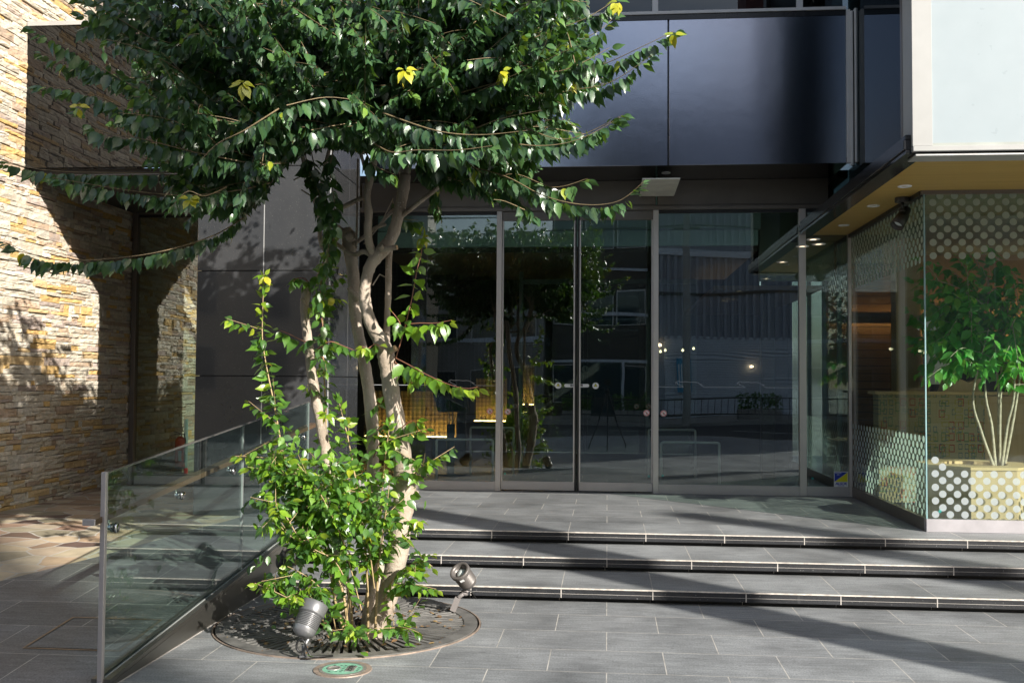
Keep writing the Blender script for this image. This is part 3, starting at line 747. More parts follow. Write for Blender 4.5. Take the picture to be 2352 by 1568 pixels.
MB().box(XS+0.035, xL+0.05, YS+0.221, YS+0.27, 3.135, 6.5).build('side_return', m_aludark, sb)

# recessed soffit downlights
def downlight(x, y, z, label, group='recessed downlights in the wood soffit', lit=False, r=0.052):
    d = thing('recessed_downlight', label, 'downlight', (x, y, z), group=group)
    MB().lathe([(r*0.66, -0.0), (r*0.72, -0.006), (r, -0.006), (r*1.04, 0.0)], n=32).build('trim_ring', m_rail if not lit else m_fin, d, local=True)
    MB().lathe([(r*0.66, 0.0), (r*0.55, 0.0028), (0.001, 0.0034)], n=24).build('reflector', m_chrome if not lit else m_dl, d, local=True)
    return d
m_rail = plain('bright_rail_steel', (0.92, 0.93, 0.93), 0.3, 0.1, var=0.05)
for qx, qy, l in ((2078, 428, 'recessed downlight in the wood soffit, largest and nearest of the three'), (2006, 473, 'recessed downlight in the wood soffit, middle of the three'), (1938, 517.5, 'recessed downlight in the wood soffit, farthest and smallest of the three')):
    p = at(qx, qy, Z=3.002); downlight(p.x, p.y, 3.003, l)
p = at(1530, 397.5, Z=3.6); downlight(p.x, p.y, 3.601, 'single pale downlight in the black canopy underside above the sliding doors', None, r=0.045)

# spot lamp hanging from the soffit
p = at(2072, 455, Z=3.0)
sp = thing('ceiling_spotlight', 'small black spotlight hanging from the wood soffit at the shopfront corner', 'spotlight', (p.x, p.y, 3.003))
MB().lathe([(0.001, -0.026), (0.036, -0.026), (0.038, -0.022), (0.038, 0.0)], n=28).build('mounting_plate', m_spotdark, sp, local=True)
MB().tube([(0, 0, -0.026), (0, 0, -0.062)], 0.008, 10).lathe([(0.001, -0.085), (0.017, -0.08), (0.019, -0.07), (0.015, -0.06), (0.001, -0.055)], n=16).build('swivel_arm', m_spotdark, sp, local=True)
ax = Vector((-0.50, -0.30, -0.72)).normalized()
c0 = Vector((0.035, 0.02, -0.055))
MB().lathe([(0.001, 0), (0.018, 0.0), (0.022, 0.01), (0.024, 0.045), (0.031, 0.05), (0.036, 0.13), (0.033, 0.13), (0.026, 0.1)], c0, ax, 28).build('lamp_head', m_spotdark, sp, local=True)
MB().lathe([(0.027, 0.105), (0.018, 0.112), (0.001, 0.114)], c0, ax, 20).build('lens', m_lens, sp, local=True)
sp.scale = (1.55, 1.55, 1.55)

# ------------------------------------------------------------------ glass shopfront at the right
sf = thing('corner_shopfront', 'frameless glass corner shopfront with dot film under the wood soffit', 'shopfront', (XB, YB, LZ))
ZR = 0.386; XE = 8.0
MB().bbox(XB, XE, YB, YB+0.06, LZ, ZR, 0.002).build('front_base_rail', plain('pale_base_metal', (0.46, 0.44, 0.46), 0.42, 0.5), sf)
MB().bbox(XB, XB+0.05, YB+0.061, YF-0.03, LZ, ZR-0.001, 0.002).build('side_base_rail', m_aludark, sf)
MB().box(XB+0.012, XE, YB+0.012, YB+0.022, ZR+0.001, 3.003).build('front_glass', m_gshop, sf)
MB().box(XB+0.012, XB+0.022, YB+0.0225, YF-0.035, ZR+0.001, 3.003).build('side_glass', m_gshop, sf)
MB().box(XB+0.002, XB+0.0115, YB+0.006, YB+0.0225, ZR+0.001, 3.0).build('glass_edge', m_gedge, sf)
MB().box(XB-0.02, XE, YB-0.004, YB+0.03, 2.972, 3.003).build('top_channel', m_aludark, sf)
MB().box(XB-0.025, XB+0.03, YB+0.031, YF-0.035, 2.968, 3.003).build('side_top_channel', m_blackm, sf)
# inner leaf: side glazing continues inside past the facade
MB().box(XB+0.03, XB+0.04, YF+0.07, 14.5, LZ+0.1, 3.0).build('inner_side_glass', m_gshop, sf)
MB().bbox(XB+0.01, XB+0.06, YF+0.07, 14.5, LZ, LZ+0.1, 0.002).build('inner_base_rail', m_aludark, sf)
for y in (11.6, 12.4, 13.3): MB().bbox(XB+0.012, XB+0.058, y, y+0.045, LZ+0.1, 3.0, 0.002).build('inner_frame_post', m_frame_in, sf)
def t_dot(name='frosted_dot', dc=(0.70, 0.76, 0.80)):
    t = NT(name); P = t.pos((1, 1, 1)); 
    wv = t.n('ShaderNodeTexWave', wave_type='BANDS', bands_direction='DIAGONAL'); wv.inputs['Scale'].default_value = 130.0; t.l(P, wv.inputs['Vector'])
    d = t.n('ShaderNodeBsdfDiffuse'); d.inputs[0].default_value = (*dc, 1)
    tl = t.n('ShaderNodeBsdfTranslucent'); tl.inputs[0].default_value = (0.60, 0.74, 0.66, 1)
    tr = t.n('ShaderNodeBsdfTransparent'); tr.inputs[0].default_value = (0.7, 0.8, 0.74, 1)
    m1 = t.n('ShaderNodeMixShader'); m1.inputs[0].default_value = 0.5; t.l(d.outputs[0], m1.inputs[1]); t.l(tl.outputs[0], m1.inputs[2])
    m2 = t.n('ShaderNodeMixShader'); t.l(t.math('MULTIPLY_ADD', wv.outputs['Fac'], 0.22, 0.70), m2.inputs[0]); t.l(tr.outputs[0], m2.inputs[1]); t.l(m1.outputs[0], m2.inputs[2])
    return t.done(m2.outputs[0])
m_dot = t_dot()
def dots(pt, u0, u1, rows, z0, sp_=0.1125, rh=0.0535, r=0.0285, skip=None):
    b = MB()
    for k in range(rows):
        z = z0+k*rh; u = u0+(0.5*sp_ if k % 2 else 0)
        while u < u1:
            if not (skip and skip(u, k, z)):
                b.add([pt(u+r*math.cos(2*math.pi*i/20), z+r*math.sin(2*math.pi*i/20)) for i in range(20)], [tuple(range(20))])
            u += sp_
    return b
fu0 = at(2150, 1180, Y=YB).x
zfirst = at(2150, 1181, Y=YB).z
fp = lambda u, z: (u, YB+0.0105, z)
sp2 = lambda u, z: (XB+0.0105, u, z)
dots(fp, fu0, 5.0, 9, zfirst, skip=lambda u, k, z: k >= 7 and u > fu0+0.1).build('lower_dot_film', m_dot, sf)
dots(sp2, YB+0.035, YF-0.05, 12, zfirst).build('lower_dot_film', m_dot, sf)
zt0 = at(2150, 587, Y=YB).z
m_dotu = t_dot('shaded_frosted_dot', (0.66, 0.74, 0.64))  # upper dots greener and duller, soffit shade put into their colour
dots(fp, fu0, 5.0, 14, zt0).build('upper_dot_film', m_dotu, sf)
dots(sp2, YB+0.035, YF-0.05, 13, zt0-0.02).build('upper_dot_film', m_dotu, sf)
p = at(2160, 1174, Y=YB); cyan_mark(p.x, p.z, YB+0.009, sf)
p = at(2290, 640, Y=YB)

# room inside the shopfront
rm = thing('shop_interior', 'dim shop room behind the dotted glass with warm timber walls and ceiling', 'room', (4.5, 10.5, LZ))
MB().box(XB+0.06, 9, YB+0.07, 16, LZ-0.02, LZ+0.004).build('room_floor', plain('dark_oak_floor', (0.05, 0.035, 0.025), 0.4), rm)
MB().box(XB+0.06, 9, YB+0.07, 16, 3.003, 3.0035).build('room_ceiling', plain('sage_ceiling', (0.22, 0.27, 0.2), 0.6), rm)
MB().box(3.55, 9, 12.7, 12.76, LZ, 3.0).build('tan_wall', plain('tan_plaster', (0.40, 0.27, 0.14), 0.6), rm)
MB().box(8.0, 8.05, YB+0.1, 14, LZ, 3.0).build('end_wall', plain('tan_plaster_end', (0.34, 0.24, 0.13), 0.6), rm)
b = MB(); 
for i in range(26): b.box(XB+0.3, 4.6, 13.6, 13.64, LZ+0.1+i*0.1, LZ+0.193+i*0.1)
MB().box(XB+0.3, 4.6, 13.645, 13.7, LZ, 3.0).build('wall_backing', m_blackm, rm)
b.build('oak_board_wall', m_woodwall, rm)
MB().box(3.05, 3.3, 11.2, 11.4, LZ, 3.0).build('timber_column', m_maple, rm)
MB().box(3.28, 3.62, 11.0, 11.06, 1.45, 2.2).build('white_notice_board', m_paper, rm)
MB().box(3.34, 3.37, 10.985, 10.999, 1.75, 1.98).build('door_phone', m_blackm, rm)
MB().box(3.5, 4.3, 11.5, 11.56, 1.2, 1.75).build('black_screen', m_blackm, rm)
MB().box(3.56, 7.5, 12.44, 12.46, 2.08, 2.22).build('cove_board', m_woodwall, rm)
bl = MB(); bl.box(3.6, 7.5, 12.5, 12.54, 2.13, 2.16); bl.build('cove_light', emit('cove_glow', (1.0, 0.6, 0.28), 4.5), rm)
MB().box(XB+0.3, 4.6, 13.40, 13.42, 2.22, 2.36).build('wash_light_board', m_woodwall, rm)
MB().box(XB+0.35, 4.6, 13.47, 13.50, 2.26, 2.29).build('wash_light', emit('wash_glow', (1.0, 0.66, 0.36), 3.5), rm)
# counter with patterned front
def t_pattern():
    t = NT('retro_rectangles'); P = t.pos()
    base = (0.34, 0.29, 0.17); col = None; cur = base; prev = None
    first = True
    for i, (sc, cc) in enumerate((((11, 11, 9), (0.30, 0.05, 0.03)), ((17, 1, 12), (0.05, 0.12, 0.14)), ((8, 1, 14), (0.30, 0.25, 0.05)), ((14, 1, 7), (0.12, 0.19, 0.10)))):
        mp = t.n('ShaderNodeMapping'); mp.inputs['Scale'].default_value = (sc[0], 1, sc[2]); mp.inputs['Location'].default_value = (i*3.7, 0, i*1.3); t.l(P, mp.inputs[0])
        s_ = t.n('ShaderNodeSeparateXYZ'); t.l(mp.outputs[0], s_.inputs[0])
        fx = t.math('ABSOLUTE', t.math('SUBTRACT', t.math('FRACT', s_.outputs[0]), 0.5)); fz = t.math('ABSOLUTE', t.math('SUBTRACT', t.math('FRACT', s_.outputs[2]), 0.5))
        m_ = t.math('MAXIMUM', fx, t.math('MULTIPLY', fz, 0.9))
        ring = t.math('MULTIPLY', t.math('GREATER_THAN', m_, 0.22), t.math('LESS_THAN', m_, 0.30))
        cx = t.n('ShaderNodeCombineXYZ'); t.l(t.math('FLOOR', s_.outputs[0]), cx.inputs[0]); t.l(t.math('FLOOR', s_.outputs[2]), cx.inputs[1]); cx.inputs[2].default_value = i
        wn = t.n('ShaderNodeTexWhiteNoise', noise_dimensions='3D'); t.l(cx.outputs[0], wn.inputs['Vector'])
        on = t.math('MULTIPLY', ring, t.math('GREATER_THAN', wn.outputs['Value'], 0.5))
        cur = t.mix(on, cur, cc)
    b = t.bsdf(cur, 0.5); return t.done(b.outputs[0])
ct = thing('patterned_counter', 'shop counter faced with a retro pattern of small coloured rectangles', 'counter', (3.5, 10.2, LZ))
cz = at(2140, 906, Y=10.3).z
MB().box(at(2140, 1000, Y=10.3).x-0.5, at(2262, 1000, Y=10.3).x, 10.3, 10.5, LZ+0.02, cz).build('front_panel', t_pattern(), ct)
MB().box(at(2262, 1000, Y=10.3).x+0.002, 6.5, 10.3, 10.5, LZ+0.02, cz-0.01).build('side_panel', m_maple, ct)
MB().box(at(2130, 1000, Y=10.3).x-0.5, 6.5, 10.26, 10.55, cz+0.001, cz+0.03).build('countertop', m_mapleh, ct)
bxo = thing('folded_box', 'open tan cardboard style tray on the patterned counter', 'tray', (3.4, 10.4, cz+0.03))
MB().prism([(3.25, 10.35, cz+0.032), (3.30, 10.35, cz+0.16), (3.36, 10.35, cz+0.18), (3.50, 10.35, cz+0.12), (3.62, 10.35, cz+0.16), (3.62, 10.35, cz+0.032)], (0, 0.15, 0)).build('tray_body', m_maple, bxo)
# octagonal planter
pl = thing('octagonal_planter', 'pale maple octagonal planter box just inside the dotted glass', 'planter', (3.6, 9.3, LZ))
zc = at(2230, 1072, Y=8.8).z
ptop = at(2230, 1072, Y=8.75).z
xa = at(2230, 1100, Y=8.72).x; xc = at(2336, 1100, Y=8.72).x
wv = xc-xa; k7 = wv*0.7071
cx_, cy_ = (xa+xc)/2, 8.72+wv/2+k7
oc = [(xa, 8.72), (xc, 8.72), (xc+k7, 8.72+k7), (xc+k7, 8.72+k7+wv), (xc, 8.72+2*k7+wv), (xa, 8.72+2*k7+wv), (xa-k7, 8.72+k7+wv), (xa-k7, 8.72+k7)]
MB().prism([(x, y, LZ+0.005) for x, y in oc], (0, 0, ptop-LZ-0.03)).build('planter_body', m_maple, pl)
n = 32; b = MB()
o8 = [((x-cx_)*1.02+cx_, (y-cy_)*1.02+cy_) for x, y in oc]
outer = []
for i in range(8):
    for k in range(4): f = k/4; q = o8[(i+1) % 8]; outer.append((o8[i][0]*(1-f)+q[0]*f, o8[i][1]*(1-f)+q[1]*f))
a0_ = math.atan2(outer[0][1]-cy_, outer[0][0]-cx_)
inner = [(cx_+0.26*math.cos(a0_+2*math.pi*i/32), cy_+0.26*math.sin(a0_+2*math.pi*i/32)) for i in range(32)]
zt_, zb_ = ptop, ptop-0.024
vs = [(x, y, zt_) for x, y in outer]+[(x, y, zt_) for x, y in inner]+[(x, y, zb_) for x, y in outer]+[(x, y, zb_-0.03) for x, y in inner]
fs = [(i, (i+1) % 32, 32+(i+1) % 32, 32+i) for i in range(32)]+[(64+i, 64+(i+1) % 32, (i+1) % 32, i) for i in range(32)]+[(32+i, 32+(i+1) % 32, 96+(i+1) % 32, 96+i) for i in range(32)]
b.add(vs, fs); b.build('planter_rim', m_mapleh, pl)
MB().disc((cx_, cy_, zb_-0.0055+0.004), (0, 0, 1), 0.262, 32).build('potting_soil', m_soil, pl)

# ------------------------------------------------------------------ lobby behind the glass
lb = thing('lobby_interior', 'dark lobby room behind the entrance glass with teal bulkheads', 'room', (-1, 13, LZ))
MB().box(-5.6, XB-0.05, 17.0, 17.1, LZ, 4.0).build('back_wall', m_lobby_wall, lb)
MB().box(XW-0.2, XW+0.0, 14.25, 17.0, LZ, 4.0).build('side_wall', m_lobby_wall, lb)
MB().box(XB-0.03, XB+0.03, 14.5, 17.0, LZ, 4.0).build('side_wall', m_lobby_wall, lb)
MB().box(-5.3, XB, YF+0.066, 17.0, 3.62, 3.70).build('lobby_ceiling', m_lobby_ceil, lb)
b = MB(); b.box(-2.6, 1.67, 11.40, 11.5, 3.14, 3.61); b.box(-2.6, 1.64, 11.38, 11.46, 2.96, 3.13)
b.build('teal_bulkhead', m_teal, lb)
MB().box(-2.6, 1.64, 11.47, 14.6, 2.90, 2.959).build('vestibule_ceiling', m_lobby_ceil, lb)
MB().box(1.70, XB, 11.7, 11.8, 2.6, 3.61).build('olive_bulkhead', m_olive, lb)
MB().box(1.25, XB-0.01, 12.3, 16.9, 2.55, 2.60).build('timber_ceiling', t_wood('lobby_timber_ceiling', (0.16, 0.09, 0.03), (0.3, 0.17, 0.06), (0.5, 12, 12)), lb)
# inner vestibule doors frame
vd = thing('inner_vestibule_frame', 'green grey inner door frame standing inside the sliding doors', 'door frame', (-0.4, 13.1, LZ))
for qx in (1196, 1330, 1488):
    x = at(qx, 900, Y=13.1).x; MB().bbox(x-0.025, x+0.025, 13.07, 13.13, LZ, 2.86, 0.003).build('post', m_frame_in, vd)
xa_, xb_ = at(1196, 900, Y=13.1).x, at(1600, 900, Y=13.1).x
MB().bbox(xa_, xb_, 13.075, 13.125, 2.70, 2.76, 0.003).build('head_rail', m_frame_in, vd)
MB().bbox(xa_, xb_, 13.08, 13.12, LZ, LZ+0.09, 0.003).build('sill_rail', m_frame_in, vd)
MB().box(xa_+0.03, xb_, 13.097, 13.103, LZ+0.09, 2.70).build('glass_pane', m_gshop, vd)
# backlit lattice screens
def lattice(x0, x1, y, z0, z1, label, step=0.055, seed=1):
    t_ = thing('backlit_lattice_screen', label, 'lattice screen', ((x0+x1)/2, y, z0), group='backlit lattice screens in the lobby')
    zg = min(z1, z0+0.62)
    MB().box(x0, x1, y+0.24, y+0.26, z0, zg).build('backing_panel', m_cream, t_)
    MB().box(x0, x1, y+0.24, y+0.26, zg+0.001, z1).build('unlit_upper_panel', m_lobby_wall, t_)  # dark upper part paints the glow fading out above the strip light
    MB().box(x0, x1, y+0.06, y+0.085, z0+0.005, z0+0.02).build('strip_light', m_warm, t_)
    b = MB(); x = x0
    while x < x1: b.box(x, x+0.005, y, y+0.012, z0, z1); b.box(x+0.016, x+0.020, y+0.001, y+0.011, z0, z1); x += step
    z = z0
    while z < z1: b.box(x0, x1, y+0.0125, y+0.024, z, z+0.005); b.box(x0, x1, y+0.013, y+0.023, z+0.018, z+0.022); z += step
    b.build('lattice_bars', m_blackm, t_); return t_
def pxspan(x0, x1, y0, y1, Y): a = at(x0, y1, Y=Y); c = at(x1, y0, Y=Y); return a.x, c.x, Y, a.z, c.z
lattice(*pxspan(835, 1046, 600, 1003, 13.6), 'tall glowing amber lattice screen left of the kiosk in the lobby', 0.06)
lattice(*pxspan(1088, 1162, 600, 968, 14.6), 'narrow glowing lattice screen behind the left door leaf')
lattice(*pxspan(1190, 1226, 640, 930, 15.6), 'slim distant glowing lattice strip left of the door centre')
# display kiosk
kx = at(1040, 930, Y=12.6); ks = thing('display_kiosk', 'dark green slanted display board on a slim green column in the lobby', 'kiosk', (kx.x, 12.6, LZ))
c = [at(988, 882, Y=12.6), at(1065, 882, Y=12.6), at(1078, 946, Y=12.6), at(1006, 946, Y=12.6)]
MB().prism([tuple(q) for q in c], (0, 0.05, 0)).build('display_board', m_kiosk, ks)
MB().lathe([(0.05, 0.0), (0.05, 0.62), (0.001, 0.62)], (kx.x-0.03, 12.65, LZ+0.01), n=20).build('column', m_kioskpost, ks)
MB().tube([(kx.x-0.055, 12.65, LZ+0.62), (kx.x-0.055, 12.65, LZ+0.95)], 0.006, 8).build('support_rod', m_fin, ks)
MB().tube([(kx.x-0.005, 12.65, LZ+0.62), (kx.x-0.005, 12.65, LZ+0.95)], 0.006, 8).build('support_rod', m_fin, ks)
MB().lathe([(0.2, 0.0), (0.2, 0.012), (0.001, 0.012)], (kx.x-0.03, 12.65, LZ+0.005), n=28).build('base_plate', m_kioskpost, ks)
# guard rails
def guard(qx0, qx1, qy, Y, label):
    a = at(qx0, qy, Y=Y); c = at(qx1, qy+2, Y=Y); z = a.z
    t_ = thing('guard_rail', label, 'guard rail', ((a.x+c.x)/2, Y, LZ), group='slim steel guard rails beside the doors')
    r = 0.0135
    MB().tube([(a.x, Y, LZ+0.005), (a.x, Y, z-0.02), (a.x+0.006, Y, z-0.006), (a.x+0.02, Y, z), (c.x-0.02, Y, z), (c.x-0.006, Y, z-0.006), (c.x, Y, z-0.02), (c.x, Y, LZ+0.005)], r, 10).build('bent_tube', m_rail, t_)
    for x in (a.x, c.x): MB().lathe([(0.026, 0), (0.026, 0.006), (0.001, 0.006)], (x, Y, LZ+0.0045), n=16).build('floor_flange', m_fin, t_)
guard(1003, 1132, 1008, YF+0.45, 'slim steel guard rail inside the left fixed pane, in front')
guard(1081, 1180, 981, 12.7, 'slim steel guard rail inside the left fixed pane, farther back')
guard(1519, 1652, 1015, YF+0.45, 'slim steel guard rail inside the right fixed pane, in front')
guard(1490, 1597, 986, 12.7, 'slim steel guard rail inside the right fixed pane, farther back')
# info board seen through the right leaf
q0 = at(1344, 847, Y=13.05)
ib = MB().disc((q0.x, 13.05, q0.z), (0, -1, 0), 0.042, 28).build('information_sign', plain('info_grey', (0.45, 0.5, 0.48), 0.5)); props(ib, 'round grey information sign with a letter i on the inner door glass', 'sign')
text_part('lettering', 'i', 0.09, m_ink, ib, (q0.x, 13.045, q0.z+0.002), (1, 0, 0), (0, 0, 1), bold=0.002)
for qx, qy, l in ((1183, 932, 'a'), (1210, 930, 'b'), (1462, 933, 'c'), (1489, 933, 'd')):
    q_ = at(qx, qy, Y=13.06); no_touch(q_.x, q_.z, 13.06, vd, 0.033)
# dark inner column and pale posts in right pane
cl = thing('lobby_column', 'narrow black column standing in the lobby behind the right fixed pane', 'column', (at(1765, 900, Y=12.8).x, 12.8, LZ))
a, c = at(1749, 900, Y=12.8), at(1780, 900, Y=12.8)
MB().bbox(a.x, c.x, 12.8, 12.95, LZ, 2.55, 0.004).build('column_shaft', plain('column_black_brown', (0.01, 0.007, 0.005), 0.3), cl)
for qx, qy in ((1742, 626), (1824, 590)):
    pass
for i, (qx, qy, Y_) in enumerate(((1868, 549, 12.4), (1843, 565, 12.9), (1797, 601, 13.4), (1760, 640, 14.6), (1880, 560, 13.3))):
    q_ = at(qx, qy, Z=2.55)
    downlight(q_.x, q_.y, 2.549, ('nearest glowing lobby downlight just right of the third mullion', 'glowing lobby downlight half hidden by the third mullion', 'glowing lobby downlight left of the third mullion, midway back', 'farthest glowing lobby downlight, low above the black column', 'rightmost glowing lobby downlight behind the narrow right pane')[i], 'glowing lobby downlights', True, 0.05)
# fire extinguisher and corner post inside the left pane
EY = 12.1; p = at(413, 1075, Y=EY)
fe = thing('fire_extinguisher', 'red fire extinguisher hung low on the indoor stone wall at the left', 'fire extinguisher', tuple(p))
H_ = (at(413, 1008, Y=EY).z-p.z)/0.98; EZ = p.z
MB().lathe([(0.001, 0.012), (0.058, 0.012), (0.06, 0.03), (0.06, H_*0.9), (0.054, H_*0.98), (0.03, H_*1.06), (0.016, H_*1.08)], p, n=28).build('cylinder', m_red, fe)
MB().lathe([(0.061, 0.004), (0.061, 0.02)], p, n=28).build('foot_ring', m_blackm, fe)
MB().lathe([(0.016, H_*1.08), (0.018, H_*1.13), (0.012, H_*1.15)], p, n=16).build('valve', m_chrome, fe)
MB().tube([p+Vector((0, 0, H_*1.14)), p+Vector((-0.03, -0.01, H_*1.2)), p+Vector((-0.075, -0.02, H_*1.24))], 0.006, 8).tube([p+Vector((0, 0, H_*1.12)), p+Vector((-0.04, -0.01, H_*1.14)), p+Vector((-0.07, -0.02, H_*1.14))], 0.005, 8).build('lever', m_blackm, fe)
MB().tube([p+Vector((0.01, 0, H_*1.12)), p+Vector((0.05, -0.01, H_*1.16)), p+Vector((0.072, -0.02, H_*0.95)), p+Vector((0.07, -0.03, H_*0.5)), p+Vector((0.066, -0.02, H_*0.2))], 0.008, 8).build('hose', m_blackm, fe)
MB().box(p.x+0.005, p.x+0.045, p.y-0.0635, p.y-0.0625, EZ+H_*0.25, EZ+H_*0.6).build('paper_label', m_paper, fe)
SY2 = 12.3; a = at(421, 1085, Y=SY2); c = at(431, 962, Y=SY2)
sg2 = thing('extinguisher_stand', 'slim clear stand with a red foot beside the fire extinguisher', 'stand', (a.x, SY2, LZ))
MB().box(a.x, a.x+0.012, SY2, SY2+0.01, LZ+0.004, c.z).build('edge_profile', m_pale, sg2)
MB().box(a.x+0.0125, c.x+0.005, SY2+0.001, SY2+0.008, a.z+0.06, c.z).build('clear_blade', plain('pale_acrylic', (0.3, 0.4, 0.38), 0.2), sg2)
MB().box(a.x+0.0125, c.x+0.006, SY2-0.01, SY2+0.02, LZ+0.004, a.z+0.059).build('red_foot', m_redpl, sg2)

# ------------------------------------------------------------------ balustrade
ba = thing('glass_balustrade', 'clear glass balustrade with steel cap and handrail beside the ramp', 'balustrade', (XG, 6.4, 0))
BY0, BY1 = 4.69, 8.03
ctop = lambda y: 0.02+0.094*(y-4.7)      # top of kerb
rtop = lambda y: 1.0+0.0825*(y-4.69)     # top of glass
def slope_bar(x0, x1, ya, yb, f0, f1, n=2):
    b = MB()
    vs = []
    for y in (ya, yb): vs += [(x0, y, f0(y)), (x1, y, f0(y)), (x1, y, f1(y)), (x0, y, f1(y))]
    return b.add(vs, [(0, 1, 2, 3), (7, 6, 5, 4), (0, 4, 5, 1), (1, 5, 6, 2), (2, 6, 7, 3), (3, 7, 4, 0)])
m_kerbsteel = brushed('kerb_steel', (0.25, 0.24, 0.215), 0.36, False)
slope_bar(XG-0.045, XG+0.048, 4.62, 8.04, lambda y: -0.14, lambda y: ctop(y)-0.004).build('steel_kerb', m_kerbsteel, ba)
slope_bar(XG+0.014, XG+0.046, 4.70, 8.04, lambda y: ctop(y)-0.0035, lambda y: ctop(y)+0.018).build('outer_channel', m_kerbsteel, ba)
slope_bar(XG-0.046, XG-0.014, 4.70, 8.04, lambda y: ctop(y)-0.0035, lambda y: ctop(y)+0.018).build('inner_channel', m_kerbsteel, ba)
slope_bar(XG+0.0065, XG+0.0135, 4.72, 8.03, lambda y: ctop(y), lambda y: ctop(y)+0.021).build('pale_gasket', m_jedge, ba)
YJ = 6.553
for ya, yb in ((BY0+0.021, YJ-0.003), (YJ+0.003, 8.03)):
    slope_bar(XG-0.006, XG+0.006, ya, yb, lambda y: ctop(y)+0.0, lambda y: rtop(y)).build('glass_panel', m_gbal, ba)
    for y in (ya, yb):
        s_ = 0.0012
        MB().box(XG-0.0062, XG+0.0062, y-s_, y+s_, ctop(y)+0.02, rtop(y)-0.001).build('glass_edge', m_jedge, ba)
props(MB().box(XG+0.0485, XG+0.054, 4.62, 6.9, 0.001, 0.004).build('kerb_grout', m_groove), kind='structure')
MB().bbox(XG-0.012, XG+0.012, BY0-0.005, BY0+0.02, -0.0, rtop(BY0)+0.012, 0.0015).build('end_post', m_aluh, ba)
slope_bar(XG-0.0085, XG+0.0085, BY0+0.021, 8.03, lambda y: rtop(y)+0.0005, lambda y: rtop(y)+0.0075).build('cap_rail', plain('cap_steel', (0.42, 0.41, 0.39), 0.25, 0.8, var=0.2, vscale=4), ba)
hr0 = at(205, 1191, Y=4.55)
HX0, HX1 = at(191, 1190, Y=4.62).x, at(219.5, 1190, Y=4.62).x
hz = lambda y: at(205, 1206, Y=4.62).z+0.0825*(y-4.62)
slope_bar(HX0, HX1, 4.622, 8.3, lambda y: hz(y), lambda y: hz(y)+0.0275).build('handrail', t_wood('handrail_wood', (0.10, 0.065, 0.04), (0.16, 0.105, 0.065), (8, 0.8, 8), 0.4), ba)
MB().bbox(HX0-0.0005, HX1+0.0005, 4.612, 4.6215, hz(4.62)-0.001, hz(4.62)+0.029, 0.002).build('handrail_end_cap', m_aluh, ba)
for qx, qy in ((268, 1211), (420, 1137), (537, 1081), (588, 1058), (660, 1023), (700, 1003)):
    q_ = at(qx, qy, X=XG+0.012); y = q_.y
    b = MB(); b.lathe([(0.001, 0.018), (0.022, 0.018), (0.0235, 0.014), (0.0235, 0.006)], (XG, y, q_.z), (1, 0, 0), 24).lathe([(0.012, -0.03), (0.014, -0.022), (0.022, -0.012), (0.022, -0.0065)], (XG, y, q_.z), (1, 0, 0), 20)
    hzc = hz(y)-0.002; hx = (HX0+HX1)/2
    pts = [Vector((XG-0.028, y, q_.z))]
    for k in range(0, 6):
        a_ = k/5*math.pi/2; pts.append(Vector((hx+0.03-0.03*math.sin(a_), y, q_.z+0.03-0.03*math.cos(a_))))
    pts.append(Vector((hx, y, hzc)))
    b.tube(pts, 0.0065, 8)
    br = b.build('handrail_bracket', m_chrome, ba)
    MB().lathe([(0.0245, 0.0062), (0.0245, 0.010), (0.0236, 0.0102)], (XG, y, q_.z), (1, 0, 0), 20).build('rubber_washer', m_rubber, br)

# floor hatch in the ramp
hp = [surf_pt(*q) for q in ((60, 1487), (163, 1417), (375, 1424), (270, 1500))]
ht = thing('floor_hatch', 'flush access hatch framed in thin metal in the ramp paving', 'floor hatch', tuple(hp[0]))
cxh = sum((q.x for q in hp))/4; cyh = sum((q.y for q in hp))/4
Y0h, Y1h = (hp[0].y+hp[3].y)/2, (hp[1].y+hp[2].y)/2; X0h, X1h = (hp[0].x+hp[1].x)/2, (hp[2].x+hp[3].x)/2
def rp(x, y, d): return (x, y, ramp(y)+d)
b = MB(); w_ = 0.012
for xa2, xb2, ya2, yb2 in ((X0h, X1h, Y0h, Y0h+w_), (X0h, X1h, Y1h-w_, Y1h), (X0h, X0h+w_, Y0h+w_, Y1h-w_), (X1h-w_, X1h, Y0h+w_, Y1h-w_)):
    b.quad(rp(xa2, ya2, 0.005), rp(xb2, ya2, 0.005), rp(xb2, yb2, 0.005), rp(xa2, yb2, 0.005))
b.build('metal_frame', plain('worn_brass', (0.30, 0.22, 0.15), 0.4, 0.6, var=0.3), ht)
MB().quad(rp(X0h+w_*2, Y0h+w_*2, 0.0045), rp(X1h-w_*2, Y0h+w_*2, 0.0045), rp(X1h-w_*2, Y1h-w_*2, 0.0045), rp(X0h+w_*2, Y1h-w_*2, 0.0045)).build('hatch_infill', m_rampt, ht)

